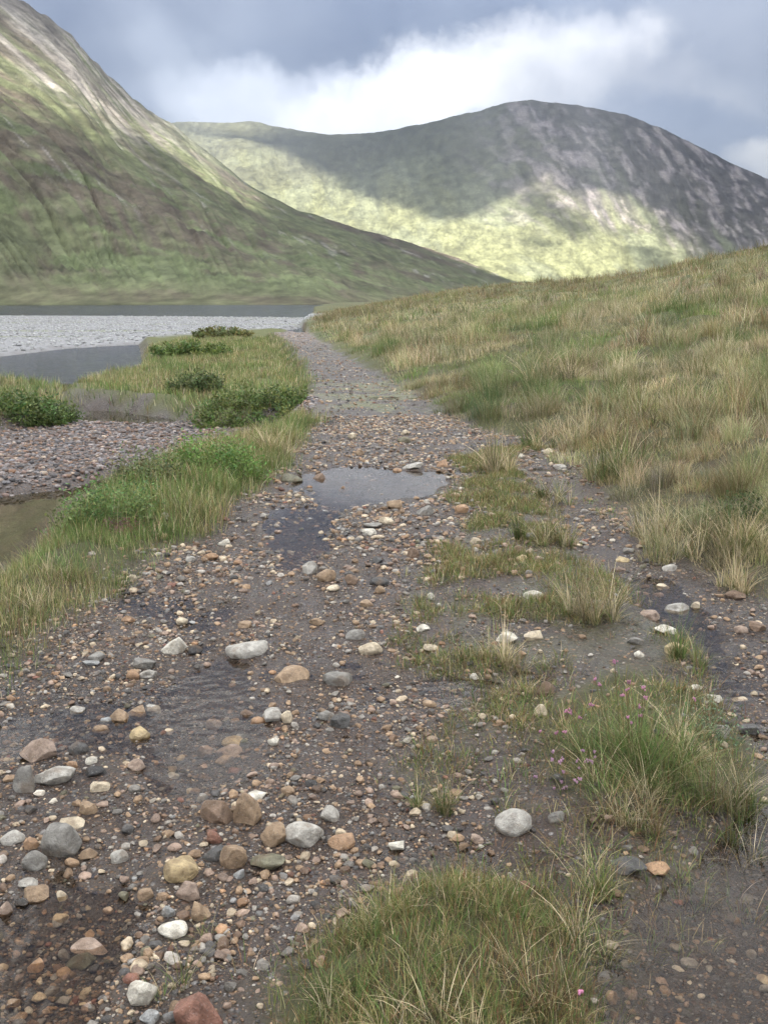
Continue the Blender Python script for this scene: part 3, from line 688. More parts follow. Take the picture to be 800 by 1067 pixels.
# ------------------------------------------------------------------ gravel: the largest loose stones are things, the rest is one mass
def scatter():
    xs, ys, sz = [], [], []
    def put(n, y0, y1, xl, xr, smin, smax, pw=2.2, dens=None):
        y = RNG.uniform(y0**.5, y1**.5, n)**2 if y0 > 0 else RNG.uniform(y0, y1, n)
        x = RNG.uniform(0, 1, n)*(xr(y)-xl(y))+xl(y)
        s = smin*(smax/smin)**(RNG.uniform(0, 1, n)**pw)
        if dens is not None:
            k = RNG.uniform(0, 1, n) < dens(x, y); x, y, s = x[k], y[k], s[k]
        xs.append(x); ys.append(y); sz.append(s)
    lx = lambda y: np.maximum(fTL(y)-.35, -.62*y-.6); rx = lambda y: np.minimum(fBF(y), .62*y+.6)
    def dn(x, y):
        m = masks(x, y); g = np.maximum.reduce([m['mid']*.6, m['fore'], m['mound']*.8, m['bank'], m['verge']*.93])
        cl = .35+.65*ss(.38, .6, fbm(x*1.6, y*1.6, 3, 201))
        return (1-g)*cl*(1-.93*ss(-.15, .1, sdpoly(np.stack([x, y], -1), PUD[0])))*np.where(x > .15*y+.05, .55, 1.0)
    put(34000, 1.3, 5, lx, rx, .006, .038, 2.6, dn)
    put(30000, 1.3, 5.5, lx, rx, .005, .018, 1.5, dn)
    put(34000, 5, 13, lx, rx, .009, .055, 2.6, dn)
    put(6000, 13, 46, lx, rx, .016, .07, 2.6, dn)
    x, y, s = np.concatenate(xs), np.concatenate(ys), np.concatenate(sz)
    # shingle by the pools
    bx0, by0 = SHI.min(0); bx1, by1 = SHI.max(0)
    n = 40000; sx = RNG.uniform(max(bx0, -9), bx1, n); sy = RNG.uniform(by0, by1, n)
    k = (masks(sx, sy)['shi'] > .5) & (height(sx, sy) > ZW-.02) & (sx < fVL(sy)+.3)
    ssz = .018*(5)**(RNG.uniform(0, 1, n)**2.2)
    n2 = 26000; bx = RNG.uniform(-60, 5, n2); by = RNG.uniform(38, 118, n2)
    kb = (sdpoly(np.stack([bx, by], -1), BAR) > -.5); bs = .08*3**(RNG.uniform(0, 1, n2)**1.5)
    kind = np.concatenate([np.zeros(len(x)), np.ones(k.sum()), np.full(kb.sum(), 2)])
    x = np.concatenate([x, sx[k], bx[kb]]); y = np.concatenate([y, sy[k], by[kb]]); s = np.concatenate([s, ssz[k], bs[kb]])
    # keep clear of placed stones
    keep = np.ones(len(x), bool)
    for a, b, r in SC_pts: keep &= (x-a)**2+(y-b)**2 > (r*.8+s*.45)**2
    return x[keep], y[keep], s[keep], kind[keep]
gx, gy, gs, gk = scatter(); gz = height(gx, gy)
names = ['tan', 'pink', 'grey', 'dark grey', 'cream', 'brown', 'pale grey', 'orange', 'blue-grey', 'red-brown', 'olive', 'white']
pw = np.array([.25, .13, .11, .13, .12, .10, .10, .03, .02, .02, .03, .012]); pw /= pw.sum()
pk = np.array([.08, .12, .2, .2, .05, .12, .14, .03, .05, .0, .0, .01]); pk /= pk.sum()
ci = RNG.choice(len(names), len(gx), p=pw); k1 = gk == 1; ci[k1] = RNG.choice(len(names), k1.sum(), p=pk)
k2 = gk == 2; ci[k2] = RNG.choice([2, 6, 11, 6], k2.sum())
gc = np.array([PAL[n] for n in names])[ci]*RNG.uniform(.55, 1.2, (len(gx), 1)); gc = (gc*.75+gc.mean(1, keepdims=True)*.25)*np.array([1.10, 1, .86])
gc[k1] *= np.array([.78, .76, .84]); gc[k2] = np.array([.40, .40, .39])*RNG.uniform(.7, 1.2, (k2.sum(), 1))
ppx, ppy, pdep = project(np.stack([gx, gy, gz], -1)); scr = gs/np.maximum(pdep, .3)*F
vis = (ppx > 5) & (ppx < 795) & (ppy > 330) & (ppy < 1060) & (gk == 0) & (ci != 11)
order = np.argsort(-np.where(vis, scr, -1)); NIND = 300-len(S)
taken = []
for j in order:
    if len(taken) >= NIND: break
    if all((gx[j]-gx[t])**2+(gy[j]-gy[t])**2 > ((gs[j]+gs[t])*.5)**2 for t in taken): taken.append(j)
LA = np.array([(a, b) for a, b, _ in LAND], float)
desc = {}
for j in taken:
    d = np.hypot(LA[:, 0]-ppx[j], (LA[:, 1]-ppy[j])*1.2); q = int(np.argmin(d)); dx = ppx[j]-LA[q, 0]; dy = ppy[j]-LA[q, 1]
    a = math.degrees(math.atan2(-dy, dx)) % 360
    w_ = ['right of', 'up and right of', 'behind', 'up and left of', 'left of', 'below and left of', 'in front of', 'below and right of'][int(((a+22.5) % 360)//45)]
    desc.setdefault((names[ci[j]], w_, LAND[q][2]), []).append((d[q], j))
ordn = ['nearest', 'second nearest', 'third nearest', 'fourth nearest', 'fifth nearest', 'sixth nearest', 'seventh nearest', 'eighth nearest']
for (cn, w_, nk), L_ in desc.items():
    L_.sort()
    for r_, (_, j) in enumerate(L_):
        form = 'rafra'[j % 5]; fm = {'r': 'rounded', 'a': 'angular', 'f': 'flat'}[form]
        rank = '' if len(L_) == 1 else (ordn[r_] if r_ < 8 else 'farthest')+' '
        lab = f"{rank}small {cn} stone {w_} the {nk}"
        W = gs[j]; H = W*(.45 if form == 'f' else .65)
        stone_obj((gx[j], gy[j], gz[j]+H*.2), (W*1.1, W*.85, H), RNG.uniform(0, 6.28), gc[j], form, 900+int(j), lab, sub=3, group='loose stones on the wet track')
rest = np.ones(len(gx), bool); rest[taken] = False
def bake_rocks(name, idx, sub, label, cat):
    protos = [rock(sub, 'rarfarra'[i % 8], 5000+i) for i in range(20)]; T = ICO[sub][1]; nv = len(ICO[sub][0])
    Vs = []; pr = RNG.integers(0, 20, len(idx)); PV = np.array(protos)[pr]
    s = gs[idx]; d = np.stack([s*RNG.uniform(.9, 1.25, len(s)), s*RNG.uniform(.7, .95, len(s)), s*RNG.uniform(.4, .75, len(s))], -1)/2
    V = PV*d[:, None, :]; a = RNG.uniform(0, 6.28, len(s)); c, q = np.cos(a)[:, None], np.sin(a)[:, None]
    X = V[..., 0]*c-V[..., 1]*q; Y = V[..., 0]*q+V[..., 1]*c; Z = V[..., 2]+X*RNG.normal(0, .12, len(s))[:, None]
    P = np.stack([X+gx[idx][:, None], Y+gy[idx][:, None], Z+(gz[idx]+d[:, 2]*RNG.uniform(.0, .6, len(s)))[:, None]], -1).reshape(-1, 3)
    Fc = (T[None]+(np.arange(len(idx))*nv)[:, None, None]).reshape(-1, 3)
    o = mkmesh(name, P, [Fc], M_stone, col=np.repeat(gc[idx], nv, 0)); return tag(o, label, cat, kind='stuff')
ri = np.where(rest)[0]; ri0 = ri[(gk[ri] == 0) & (scr[ri] > 5)]; ri1 = ri[(gk[ri] == 0) & (scr[ri] <= 5)]
# one gravel object for the track built in two resolutions then joined in numpy
def bake_multi(name, sets, label, cat):
    VV, FF, CC, off = [], [], [], 0
    for idx, sub in sets:
        o = bake_rocks('tmp', idx, sub, label, cat); me = o.data; n = len(me.vertices)
        v = np.empty(n*3, np.float32); me.vertices.foreach_get('co', v); f = np.empty(len(me.loops), np.int32); me.loops.foreach_get('vertex_index', f)
        VV.append(v.reshape(-1, 3)); FF.append(f.reshape(-1, 3)+off); CC.append(np.repeat(gc[idx], len(ICO[sub][0]), 0)); off += n
        bpy.data.objects.remove(o); bpy.data.meshes.remove(me)
    o = mkmesh(name, np.concatenate(VV), [np.concatenate(FF)], M_stone, col=np.concatenate(CC)); return tag(o, label, cat, kind='stuff')
bake_multi('gravel', [(ri0, 2), (ri1, 1)], 'fine mixed gravel pressed into the wet track', 'gravel')
bake_multi('shingle', [(ri[gk[ri] == 1], 1)], 'purplish grey shingle beside the brown pools', 'shingle')
bake_multi('river_gravel', [(ri[gk[ri] == 2], 1)], 'pale grey river gravel bar across the water', 'gravel')
# ------------------------------------------------------------------ grass
def ribbons(B, h, az, lean, w, col, tipcol=None, seg=3):
    """B (n,3) base, curved tapering blades"""
    n = len(B); t = np.linspace(0, 1, seg+1); ld = np.stack([np.cos(az), np.sin(az)], -1)
    vt = h[:, None]*(t[None]*(1-.35*lean[:, None]*t[None]))*np.sqrt(np.clip(1-(lean[:, None]*.55)**2, .1, 1)); ho = h[:, None]*lean[:, None]*t[None]**1.7*.9
    P = np.zeros((n, seg+1, 3)); P[..., 0] = B[:, None, 0]+ho*ld[:, None, 0]; P[..., 1] = B[:, None, 1]+ho*ld[:, None, 1]; P[..., 2] = B[:, None, 2]+vt
    a2 = az+RNG.normal(math.pi/2, .5, n); sv = np.stack([np.cos(a2), np.sin(a2), np.zeros(n)], -1)
    ww = (w[:, None]*(1-t[None]**1.6)*.5)[..., None]
    Lp = P[:, :seg]-sv[:, None]*ww[:, :seg]; Rp = P[:, :seg]+sv[:, None]*ww[:, :seg]
    V = np.concatenate([np.stack([Lp, Rp], 2).reshape(n, 2*seg, 3), P[:, seg:seg+1]], 1); nv = 2*seg+1
    q = np.array([[2*i, 2*i+1, 2*i+3, 2*i+2] for i in range(seg-1)]); tr = np.array([[2*seg-2, 2*seg-1, 2*seg]])
    off = (np.arange(n)*nv)[:, None, None]
    Q = (q[None]+off).reshape(-1, 4); T = (tr[None]+off).reshape(-1, 3)
    tt = np.concatenate([np.repeat(t[:seg], 2), [1]])
    tc = col if tipcol is None else tipcol
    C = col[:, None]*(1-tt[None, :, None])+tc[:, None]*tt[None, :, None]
    return V.reshape(-1, 3), Q, T, C.reshape(-1, 3)
def merge(parts):
    V, Q, T, C, off = [], [], [], [], 0
    for v, q, t, c in parts: V.append(v); Q.append(q+off); T.append(t+off); C.append(c); off += len(v)
    return np.concatenate(V), np.concatenate(Q), np.concatenate(T), np.concatenate(C)
GRN = np.array([(.095, .165, .05), (.12, .15, .055), (.18, .18, .08), (.31, .28, .17), (.44, .40, .29), (.17, .11, .06)])*np.array([1.2, 1.16, 1.12])
def colours(n, wts):
    w = np.array(wts, float); w /= w.sum(); c = GRN[RNG.choice(6, n, p=w)]*RNG.uniform(.75, 1.25, (n, 1)); return c
def field(name, x, y, hb, wd, wts_fn, label, lean=(.35, .25), clump=None, seg=3, zoff=-.01, cid=None):
    z = height(x, y)+zoff; n = len(x)
    az = RNG.uniform(0, 6.28, n)
    if clump is not None: az = clump
    ln = np.clip(RNG.normal(lean[0], lean[1], n), .02, .95)
    col, tip = wts_fn(x, y, n)
    if cid is not None:
        q_ = RNG.uniform(.6, 1.6, (cid.max()+1, 1))*np.array([1, 1, 1])+RNG.normal(0, .06, (cid.max()+1, 3)); col = col*q_[cid]; tip = tip*q_[cid]
    return ribbons(np.stack([x, y, z], -1), hb, az, ln, wd, col, tip, seg)
def bank_cols(x, y, n):
    g = fbm(x*.55, y*.55, 4, 301); c1 = colours(n, (3, 4, 4, 2, .8, .5)); c2 = colours(n, (.7, 1.5, 3, 4, 3, .7)); c3 = colours(n, (5, 4, 2, .6, .2, .2)); c4 = colours(n, (.5, .5, 1.5, 2, 1, 3))
    m2 = ss(.42, .54, g)[:, None]; m3 = ss(.46, .36, g)[:, None]; c = c1*(1-m2)+c2*m2; c = c*(1-m3)+c3*m3
    h = fbm(x*.4+9, y*.4, 4, 303); r = np.hypot(x, y); m4 = (ss(.55, .63, h)*.8)[:, None]; c = c*(1-m4)+c4*m4
    m5 = ss(38, 58, r)[:, None]*.6; c = c*(1-m5)+colours(n, (1, .6, 1, 1, .3, 4))*m5*.8
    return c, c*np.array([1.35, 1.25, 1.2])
def tussock_points(n, x, y, tr, per, ok=None):
    """n centres -> per blades each, returns positions and outward azimuths"""
    r = tr*np.sqrt(RNG.uniform(0, 1, (n, per))); a = RNG.uniform(0, 6.28, (n, per))
    X = x[:, None]+r*np.cos(a); Y = y[:, None]+r*np.sin(a)
    return X.ravel(), Y.ravel(), (a+RNG.normal(0, .5, a.shape)).ravel(), np.repeat(np.arange(n), per)
def bank_field():
    parts = []
    for (r0, r1, cnt, per, tr, hh, w) in ((2.6, 8, 1300, 30, .11, .17, .0030), (8, 16, 2600, 34, .17, .22, .0050), (16, 32, 4200, 26, .26, .26, .009), (32, 62, 5200, 16, .42, .32, .02), (60, 115, 5200, 12, .8, .36, .045), (4, 9, 90, 200, .12, .36, .0032), (9, 18, 260, 170, .2, .48, .0055), (18, 36, 520, 90, .32, .55, .01), (36, 80, 900, 40, .5, .6, .024)):
        m = cnt*3; rr = np.sqrt(RNG.uniform(r0**2, r1**2, m)); az = RNG.uniform(-.16, .62, m); x = rr*np.sin(az); y = rr*np.cos(az)
        k = (x-fBF(y) > np.where(y > 20, -.05+.008*y, -.18)+RNG.uniform(0, .3, m)); x, y = x[k][:cnt], y[k][:cnt]
        X, Y, A, I = tussock_points(len(x), x, y, tr, per)
        hv = hh*(.36 if per < 39 else .62)*(1 if per < 39 else 1)*(.7+1.6*RNG.uniform(0, 1, len(x))**1.7)[I]*RNG.uniform(.5, 1.15, len(X)); hv *= .55+.45*ss(-.1, 1.0, X-fBF(Y))
        wind = math.pi*.95; A = np.where(RNG.uniform(0, 1, len(A)) < .35, wind+RNG.normal(0, .5, len(A)), A)
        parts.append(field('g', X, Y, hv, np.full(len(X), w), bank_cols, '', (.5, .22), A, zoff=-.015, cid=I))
    return merge(parts)
v, q, t, c = bank_field()
tag(mkmesh('grass', v, [q, t], M_grass, col=c, smooth=False), 'rough tussocky moor grass covering the bank on the right', 'grass', kind='stuff')
def verge_cols(x, y, n):
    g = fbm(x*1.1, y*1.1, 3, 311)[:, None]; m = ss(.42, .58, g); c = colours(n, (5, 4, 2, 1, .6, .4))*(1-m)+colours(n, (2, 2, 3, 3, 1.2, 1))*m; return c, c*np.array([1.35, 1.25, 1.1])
def zone_field(specs):
    parts = []
    for (key, n, x0, x1, y0, y1, h, w, thr) in specs:
        m = n*6; x = RNG.uniform(x0, x1, m); y = RNG.uniform(y0, y1, m)
        mk = masks(x, y)[key]*(.3+.7*ss(.38, .58, fbm(x*2.2, y*2.2, 3, 321)))
        k = (RNG.uniform(0, 1, m) < mk) & (np.abs(x/np.maximum(y, .1)) < .75) & (height(x, y) > ZW+.01 if key in ('pen', 'lbu', 'verge') else True); x, y = x[k][:n], y[k][:n]
        X, Y, A, I = tussock_points(len(x), x, y, thr, 12)
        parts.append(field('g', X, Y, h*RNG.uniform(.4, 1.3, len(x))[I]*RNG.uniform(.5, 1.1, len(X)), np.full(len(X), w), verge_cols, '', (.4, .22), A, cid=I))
    return merge(parts)
v, q, t, c = zone_field([('verge', 3300, -4, 0, 2.2, 8, .12, .0028, .07), ('verge', 2800, -4, 0, 6, 13, .22, .005, .11), ('pen', 5200, -9, 0, 13, 44, .22, .012, .22), ('lbu', 1500, -12, -4, 14, 24, .25, .01, .2)])
tag(mkmesh('verge_grass', v, [q, t], M_grass, col=c, smooth=False), 'green and straw grass on the low ground left of the track', 'grass', kind='stuff')
def strip_cols(x, y, n):
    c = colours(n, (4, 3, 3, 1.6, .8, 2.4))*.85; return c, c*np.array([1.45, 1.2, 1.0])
def strip_field():
    parts = []
    m = 190000; x = RNG.uniform(-.8, 3.2, m); y = RNG.uniform(1.2, 12, m); mk = masks(x, y); n_ = fbm(x*2.6, y*2.6, 4, 331)
    pr = (.3+.7*ss(2.7, 3.9, y))*np.maximum(mk['mid']*ss(.32, .62, n_)*.9*(x < fBF(y)), 0)
    k = (RNG.uniform(0, 1, m) < pr); X0, Y0 = x[k][:23000], y[k][:23000]
    X, Y, A, I = tussock_points(len(X0), X0, Y0, .035, 9)
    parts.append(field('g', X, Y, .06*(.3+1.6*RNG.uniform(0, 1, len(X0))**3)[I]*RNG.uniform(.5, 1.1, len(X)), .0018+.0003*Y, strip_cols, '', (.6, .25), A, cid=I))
    m = 16000; x = RNG.uniform(-.6, 1.0, m); y = RNG.uniform(1.3, 2.9, m); mk = masks(x, y); k = RNG.uniform(0, 1, m) < mk['fore']*(.35+.65*ss(.35, .6, fbm(x*7, y*7, 2, 333)))
    X0, Y0 = x[k][:1900], y[k][:1900]; X, Y, A, I = tussock_points(len(X0), X0, Y0, .03, 12)
    parts.append(field('g', X, Y, .058*(.3+1.4*RNG.uniform(0, 1, len(X0))**2)[I]*RNG.uniform(.5, 1.1, len(X)), np.full(len(X), .0019), strip_cols, '', (.45, .25), A, 4, cid=I))
    return merge(parts)
v, q, t, c = strip_field()
tag(mkmesh('turf', v, [q, t], M_grass, col=c, smooth=False), 'short sparse grass growing through the gravel in the centre strip', 'grass', kind='stuff')
# ------------------------------------------------------------------ tufts that stand out
def tuft(px, py, wpx, hpx, kind, label, n=220, name='grass_tuft', z0=0, group=None):
    P = ground_pt(px, py, z0); _, _, dep = project(P); s = dep/F; R_ = wpx*s*.5; H_ = hpx*s*1.12
    e = empty(name, P-np.array([0, 0, .015])); tag(e, label, 'grass tuft', group)
    W = {'green': (6, 4, 2, .6, .2, .3), 'dry': (.5, 1, 2, 4, 5, .5), 'mixed': (3, 3, 3, 2, 1.5, .6), 'rusty': (1, 2, 2, 2, 1, 4), 'lime': (4, 4, 3, 1, .5, 1.2)}
    w = max(.0022, .0007*dep)
    def part(pname, n, wt, hf, lean):
        K = max(3, n//45); ka = RNG.uniform(0, 6.28, K); kr = R_*.8*RNG.uniform(0, 1, K)**.6; kh = RNG.uniform(.45, 1.2, K); ki = RNG.integers(0, K, n)
        a0 = RNG.uniform(0, 6.28, n); r0 = R_*.11*RNG.uniform(0, 1, n)+.006
        bx, by = (kr*np.cos(ka))[ki]+r0*np.cos(a0), (kr*np.sin(ka))[ki]*.8+r0*np.sin(a0)
        B = np.stack([bx, by, np.zeros(n)], -1); r = np.hypot(bx, by); out_ = np.arctan2(by, bx)
        a = np.arctan2(np.sin(a0)+.6*np.sin(out_)*r/R_, np.cos(a0)+.6*np.cos(out_)*r/R_-.25)
        gzl = height(P[0]+B[:, 0], P[1]+B[:, 1])-P[2]; B[:, 2] = np.clip(gzl, -.08, .15)
        h = H_*hf*(.8 if wpx > 100 else 1)*(.22+RNG.uniform(0, 1, n)**1.6)*kh[ki]*(1.15-.4*r/R_); ln = np.clip(RNG.normal(lean, .26, n)+.25*r/R_, .03, .98)
        c = colours(n, W[wt])*RNG.uniform(.5, 1.3, (K, 1))[ki]; v, q, t, cc = ribbons(B, h, a+RNG.normal(0, .5, n), ln, np.full(n, w), c, c*np.array([1.4, 1.25, 1.1]), 4)
        return mkmesh(pname, v, [q, t], M_grass, e, col=cc, smooth=False)
    if n >= 250: part('dead_base', n//2, 'rusty', .32, .9)
    part('blades', n, kind, 1.0, min(.75, .25+.35*R_/max(H_, .01)))
    part('dry_blades', max(12, n//(6 if kind != 'lime' else 3)), 'dry', 1.2, .7)
    return e, P, R_, H_, s
def flowers(e, P, pts, s, size, col, stalkcol=(.14, .12, .05)):
    for (px, py, ) in pts:
        # flower heads sit on stalks rising from the clump
        d = ray(px, py); dep = (P[1]*CP-(P[2]+.12-CAM[2])*SP)+RNG.uniform(-.12, .1); X = CAM+d*dep
        L_ = X-P; B = np.array([[L_[0]*.5, L_[1]+.03, 0.0]])
        pv = []; off = 0; Vs, Fs = [], []
        for k in range(7):
            o_ = RNG.normal(0, size*.45, 3); Vk = ICO[1][0]*size*.5*np.array([.8, .8, 1.15])+L_+o_; Vs.append(Vk); Fs.append(ICO[1][1]+off); off += len(Vk)
        V = np.concatenate(Vs); f = mkmesh('flower', V, [np.concatenate(Fs)], M_petal, e, col=np.tile(np.array(col)*RNG.uniform(.8, 1.2), (len(V), 1)))
        A = B[0]; Q = np.array([A+[-.001, 0, 0], A+[.001, 0, 0], L_+[.001, 0, 0], L_+[-.001, 0, 0], A+[0, .0015, 0], L_+[0, .0015, 0]])
        mkmesh('stalk', Q, [np.array([[0, 1, 2, 3], [1, 4, 5, 2]])], M_stem, f, col=np.tile(np.array(stalkcol), (6, 1)), smooth=False)
TUFTS = [
 (430, 1062, 300, 62, 'lime', 'large arching grass tussock filling the bottom of the picture', 800),
 (375, 978, 55, 38, 'green', 'small bright green tuft left of the large bottom tussock', 220),
 (345, 1042, 90, 50, 'green', 'low green tuft at the lower left corner of the foreground turf', 420),
 (560, 1035, 130, 80, 'rusty', 'reddish brown tuft in the middle of the foreground turf', 500),
 (600, 985, 90, 60, 'mixed', 'mixed green tuft at the right edge of the foreground turf', 320),
 (420, 950, 130, 60, 'mixed', 'thin tall grass at the top of the foreground turf', 420),
 (520, 945, 110, 50, 'green', 'short green tuft below the smooth light grey boulder', 320),
 (456, 840, 62, 60, 'mixed', 'pale tuft left of the smooth light grey boulder', 260),
 (217, 975, 34, 24, 'green', 'tiny green sprout beside the white speckled stone', 50),
 (185, 1035, 50, 60, 'mixed', 'wispy grass beside the white quartz cube', 70),
 (530, 690, 70, 50, 'dry', 'greyish dry tuft in front of the crusty white rock', 300),
 (625, 642, 100, 62, 'dry', 'straw coloured tuft with long bent stems above the flowering clump', 480),
 (714, 690, 46, 62, 'green', 'upright green tuft beside the yellow-tan boulder', 260),
 (742, 835, 120, 88, 'lime', 'yellow-green tuft on the right end of the flowering clump', 620),
 (660, 862, 110, 70, 'rusty', 'olive brown tuft in front of the flowering clump', 480),
 (770, 890, 80, 50, 'lime', 'sparse lime green grass near the right edge', 160),
 (600, 920, 90, 55, 'lime', 'sparse green grass left of the dark slab', 150),
 (574, 566, 52, 50, 'mixed', 'green tuft with straw tips in the centre of the grassy strip', 320),
 (541, 562, 34, 36, 'green', 'small green tuft left of the straw tipped tuft', 180),
 (518, 492, 56, 48, 'dry', 'pale dry tuft at the fork of the track', 380),
 (575, 524, 70, 34, 'mixed', 'low tuft on the strip beyond the straw tipped tuft', 260),
 (765, 612, 70, 48, 'dry', 'brown dry tuft at the foot of the bank by the right edge', 360),
 (690, 562, 90, 60, 'dry', 'feathery dry tuft on the lip of the bank', 420),
 (742, 560, 110, 70, 'mixed', 'tall tangled tuft on the bank near the right edge', 480),
 (640, 495, 90, 62, 'mixed', 'rounded tuft just right of the side path head', 460),
 (612, 455, 80, 52, 'dry', 'silvery tuft above the side path head stone', 420),
 (292, 478, 46, 36, 'dry', 'straw coloured tuft at the tip of the green verge', 320),
 (455, 470, 0, 0, None, None, 0),
 (30, 640, 80, 34, 'lime', 'low yellow-green tuft on the verge at the left edge', 300),
 (60, 600, 70, 34, 'mixed', 'low mixed tuft on the verge beside the brown pool', 300),
 (575, 400, 90, 45, 'dry', 'bleached tussock in the middle of the bank', 420),
 (700, 430, 120, 62, 'dry', 'big bleached tussock in the middle right of the bank', 520),
 (560, 448, 60, 34, 'green', 'dark green tuft on the foot of the bank beside the main track', 300),
 (770, 400, 90, 55, 'dry', 'grey-white tussock on the bank near the right edge', 420),
 (640, 380, 80, 40, 'green', 'green tussock on the bank below the skyline', 380),
]
for T_ in TUFTS:
    if T_[4] is None: continue
    z0 = 0
    tuft(T_[0], T_[1], T_[2], T_[3], T_[4], T_[5], T_[6])
# the flowering clump
e, P, R_, H_, s = tuft(668, 800, 212, 90, 'green', 'large grass and heath clump dotted with pink flowers', 2000, 'flowering_clump')
e['category'] = 'flowering clump'
FL = [(620, 703), (625, 708), (653, 714), (655, 706), (670, 712), (672, 722), (666, 732), (654, 742), (658, 749), (667, 741), (604, 743), (590, 736), (595, 738), (580, 759), (589, 758), (562, 758), (640, 685), (724, 724), (616, 730), (648, 720)]
flowers(e, P, FL, s, .0062, (.52, .24, .34))
flowers(e, P, [(554+RNG.uniform(0, 70), 800+RNG.uniform(-25, 25)) for _ in range(26)], s, .006, (.50, .30, .40))
e2, P2, _, _, s2 = tuft(510, 1062, 60, 40, 'green', 'small green sprig with a single pink flower in the bottom turf', 90, 'flowering_sprig'); e2['category'] = 'flowering sprig'
flowers(e2, P2, [(604, 1026)], s2, .007, (.60, .24, .36))
# ------------------------------------------------------------------ leafy shrubs on the left
def shrub(px, py, wpx, hpx, label, z0=0, nst=60, green=(.085, .165, .04), leaf=.030, name='bog_shrub', flat=.6):
    P = ground_pt(px, py, z0); _, _, dep = project(P); s = dep/F; R_ = wpx*s*.55; H_ = hpx*s*.95
    e = empty(name, P-np.array([0, 0, .02])); tag(e, label, 'shrub')
    lv, lf, lc, sv_, sf = [], [], [], [], []; lo = so = 0
    for i in range(nst):
        a = RNG.uniform(0, 6.28); r = R_*math.sqrt(RNG.uniform(0, 1)); b = np.array([r*math.cos(a), r*flat*math.sin(a), 0])
        b[2] = np.clip(float(height(P[0]+b[0], P[1]+b[1]))-P[2], -.3, .4)-.02
        h = H_*(1.1-.45*(r/R_)**2)*RNG.uniform(.35, 1.2); tip = b+np.array([math.cos(a)*h*.25*r/R_+RNG.normal(0, .04), math.sin(a)*h*.2, h])
        w = .0015+.0002*dep; sv_.append(np.array([b+[-w, 0, 0], b+[w, 0, 0], tip])); sf.append(np.array([[so, so+1, so+2]])); so += 3
        nl = 26; t = RNG.uniform(.25, 1.03, nl); c = b+(tip-b)*t[:, None]+RNG.normal(0, 1, (nl, 3))*np.array([.045, .045, .02])
        aa = RNG.uniform(0, 6.28, nl); el = RNG.uniform(.1, 1.0, nl); d = np.stack([np.cos(aa)*np.cos(el), np.sin(aa)*np.cos(el), np.sin(el)], -1)*(leaf*RNG.uniform(.7, 1.3, nl))[:, None]
        sdv = np.cross(d, RNG.normal(0, 1, (nl, 3))); sdv /= np.linalg.norm(sdv, axis=1)[:, None]+1e-9; sdv *= leaf*.24
        V = np.stack([c, c+d*.5-sdv, c+d, c+d*.5+sdv], 1).reshape(-1, 3); lv.append(V); lf.append(np.arange(nl*4).reshape(-1, 4)+lo); lo += nl*4
        cc = np.array(green)*1.35*np.array([1.35, 1, 1.1])*RNG.uniform(.5, 1.4)*np.array([RNG.uniform(.8, 1.3), 1, 1]); lc.append(np.repeat(cc[None]*RNG.uniform(.8, 1.2, (nl, 1)), 4, 0))
    mkmesh('foliage', np.concatenate(lv), [np.concatenate(lf)], M_leaf, e, col=np.concatenate(lc), smooth=False)
    V = np.concatenate(sv_); mkmesh('stems', V, [np.concatenate(sf)], M_stem, e, col=np.tile(np.array([.12, .12, .06]), (len(V), 1)), smooth=False)
    return e
shrub(222, 492, 95, 42, 'bright green leafy shrub at the far end of the verge', 0, 130, (.09, .20, .045), .032)
shrub(150, 505, 60, 40, 'grey-green leafy shrub between the two brighter ones on the verge', 0, 80, (.095, .15, .06), .03)
shrub(112, 545, 80, 52, 'tall green leafy shrub over the brown pool on the verge', 0, 110, (.085, .175, .05), .028)
shrub(260, 425, 105, 25, 'broad green shrub beside the track on the low ground', -.1, 190, (.08, .15, .04), .06)
shrub(205, 425, 50, 20, 'darker green shrub left of the broad one on the low ground', -.2, 90, (.06, .11, .035), .06)
shrub(200, 372, 75, 15, 'green shrub on the tip of the spit beside the river', -.3, 150, (.085, .155, .04), .12, flat=.5)
shrub(232, 352, 60, 10, 'low green shrub near the head of the spit', -.3, 90, (.11, .16, .055), .14, flat=.5)
shrub(25, 430, 95, 25, 'dark green shrub at the left edge between river and shingle', -.3, 190, (.065, .13, .035), .07)
shrub(775, 545, 40, 32, 'small dark green leafy shrub in the bank grass by the right edge', .2, 60, (.05, .09, .03), .022)
shrub(735, 765, 50, 45, 'blue-green leafy sprig beside the bright white stone', .05, 26, (.09, .17, .085), .013, 'leafy_sprig')
shrub(130, 553, 26, 20, 'purple heather sprig at the foot of the verge shrubs', 0, 30, (.15, .07, .10), .014, 'heather_sprig')
shrub(109, 418, 14, 5, 'moss cap growing on the dark boulder in the brown pool', -.35, 50, (.06, .10, .025), .05, 'moss_cap')
# ------------------------------------------------------------------ haze
def haze():
    x0, x1, y0, y1, z0, z1 = -9300, 9300, -9300, 9300, -8, 900
    V = np.array([(x, y, z) for z in (z0, z1) for y in (y0, y1) for x in (x0, x1)]); Fc = np.array([[0, 2, 3, 1], [4, 5, 7, 6], [0, 1, 5, 4], [2, 6, 7, 3], [0, 4, 6, 2], [1, 3, 7, 5]])
    m, nt, out = newmat('haze_air'); v = nt.nodes.new('ShaderNodeVolumePrincipled'); v.inputs['Density'].default_value = HAZE; v.inputs['Color'].default_value = (.80, .88, 1, 1); v.inputs['Anisotropy'].default_value = .2
    nt.links.new(v.outputs[0], out.inputs['Volume']); o = mkmesh('haze', V, [Fc], m, smooth=False); tag(o, 'thin pale haze filling the valley', 'haze', kind='stuff')
HAZE = .00026
if HAZE: haze()
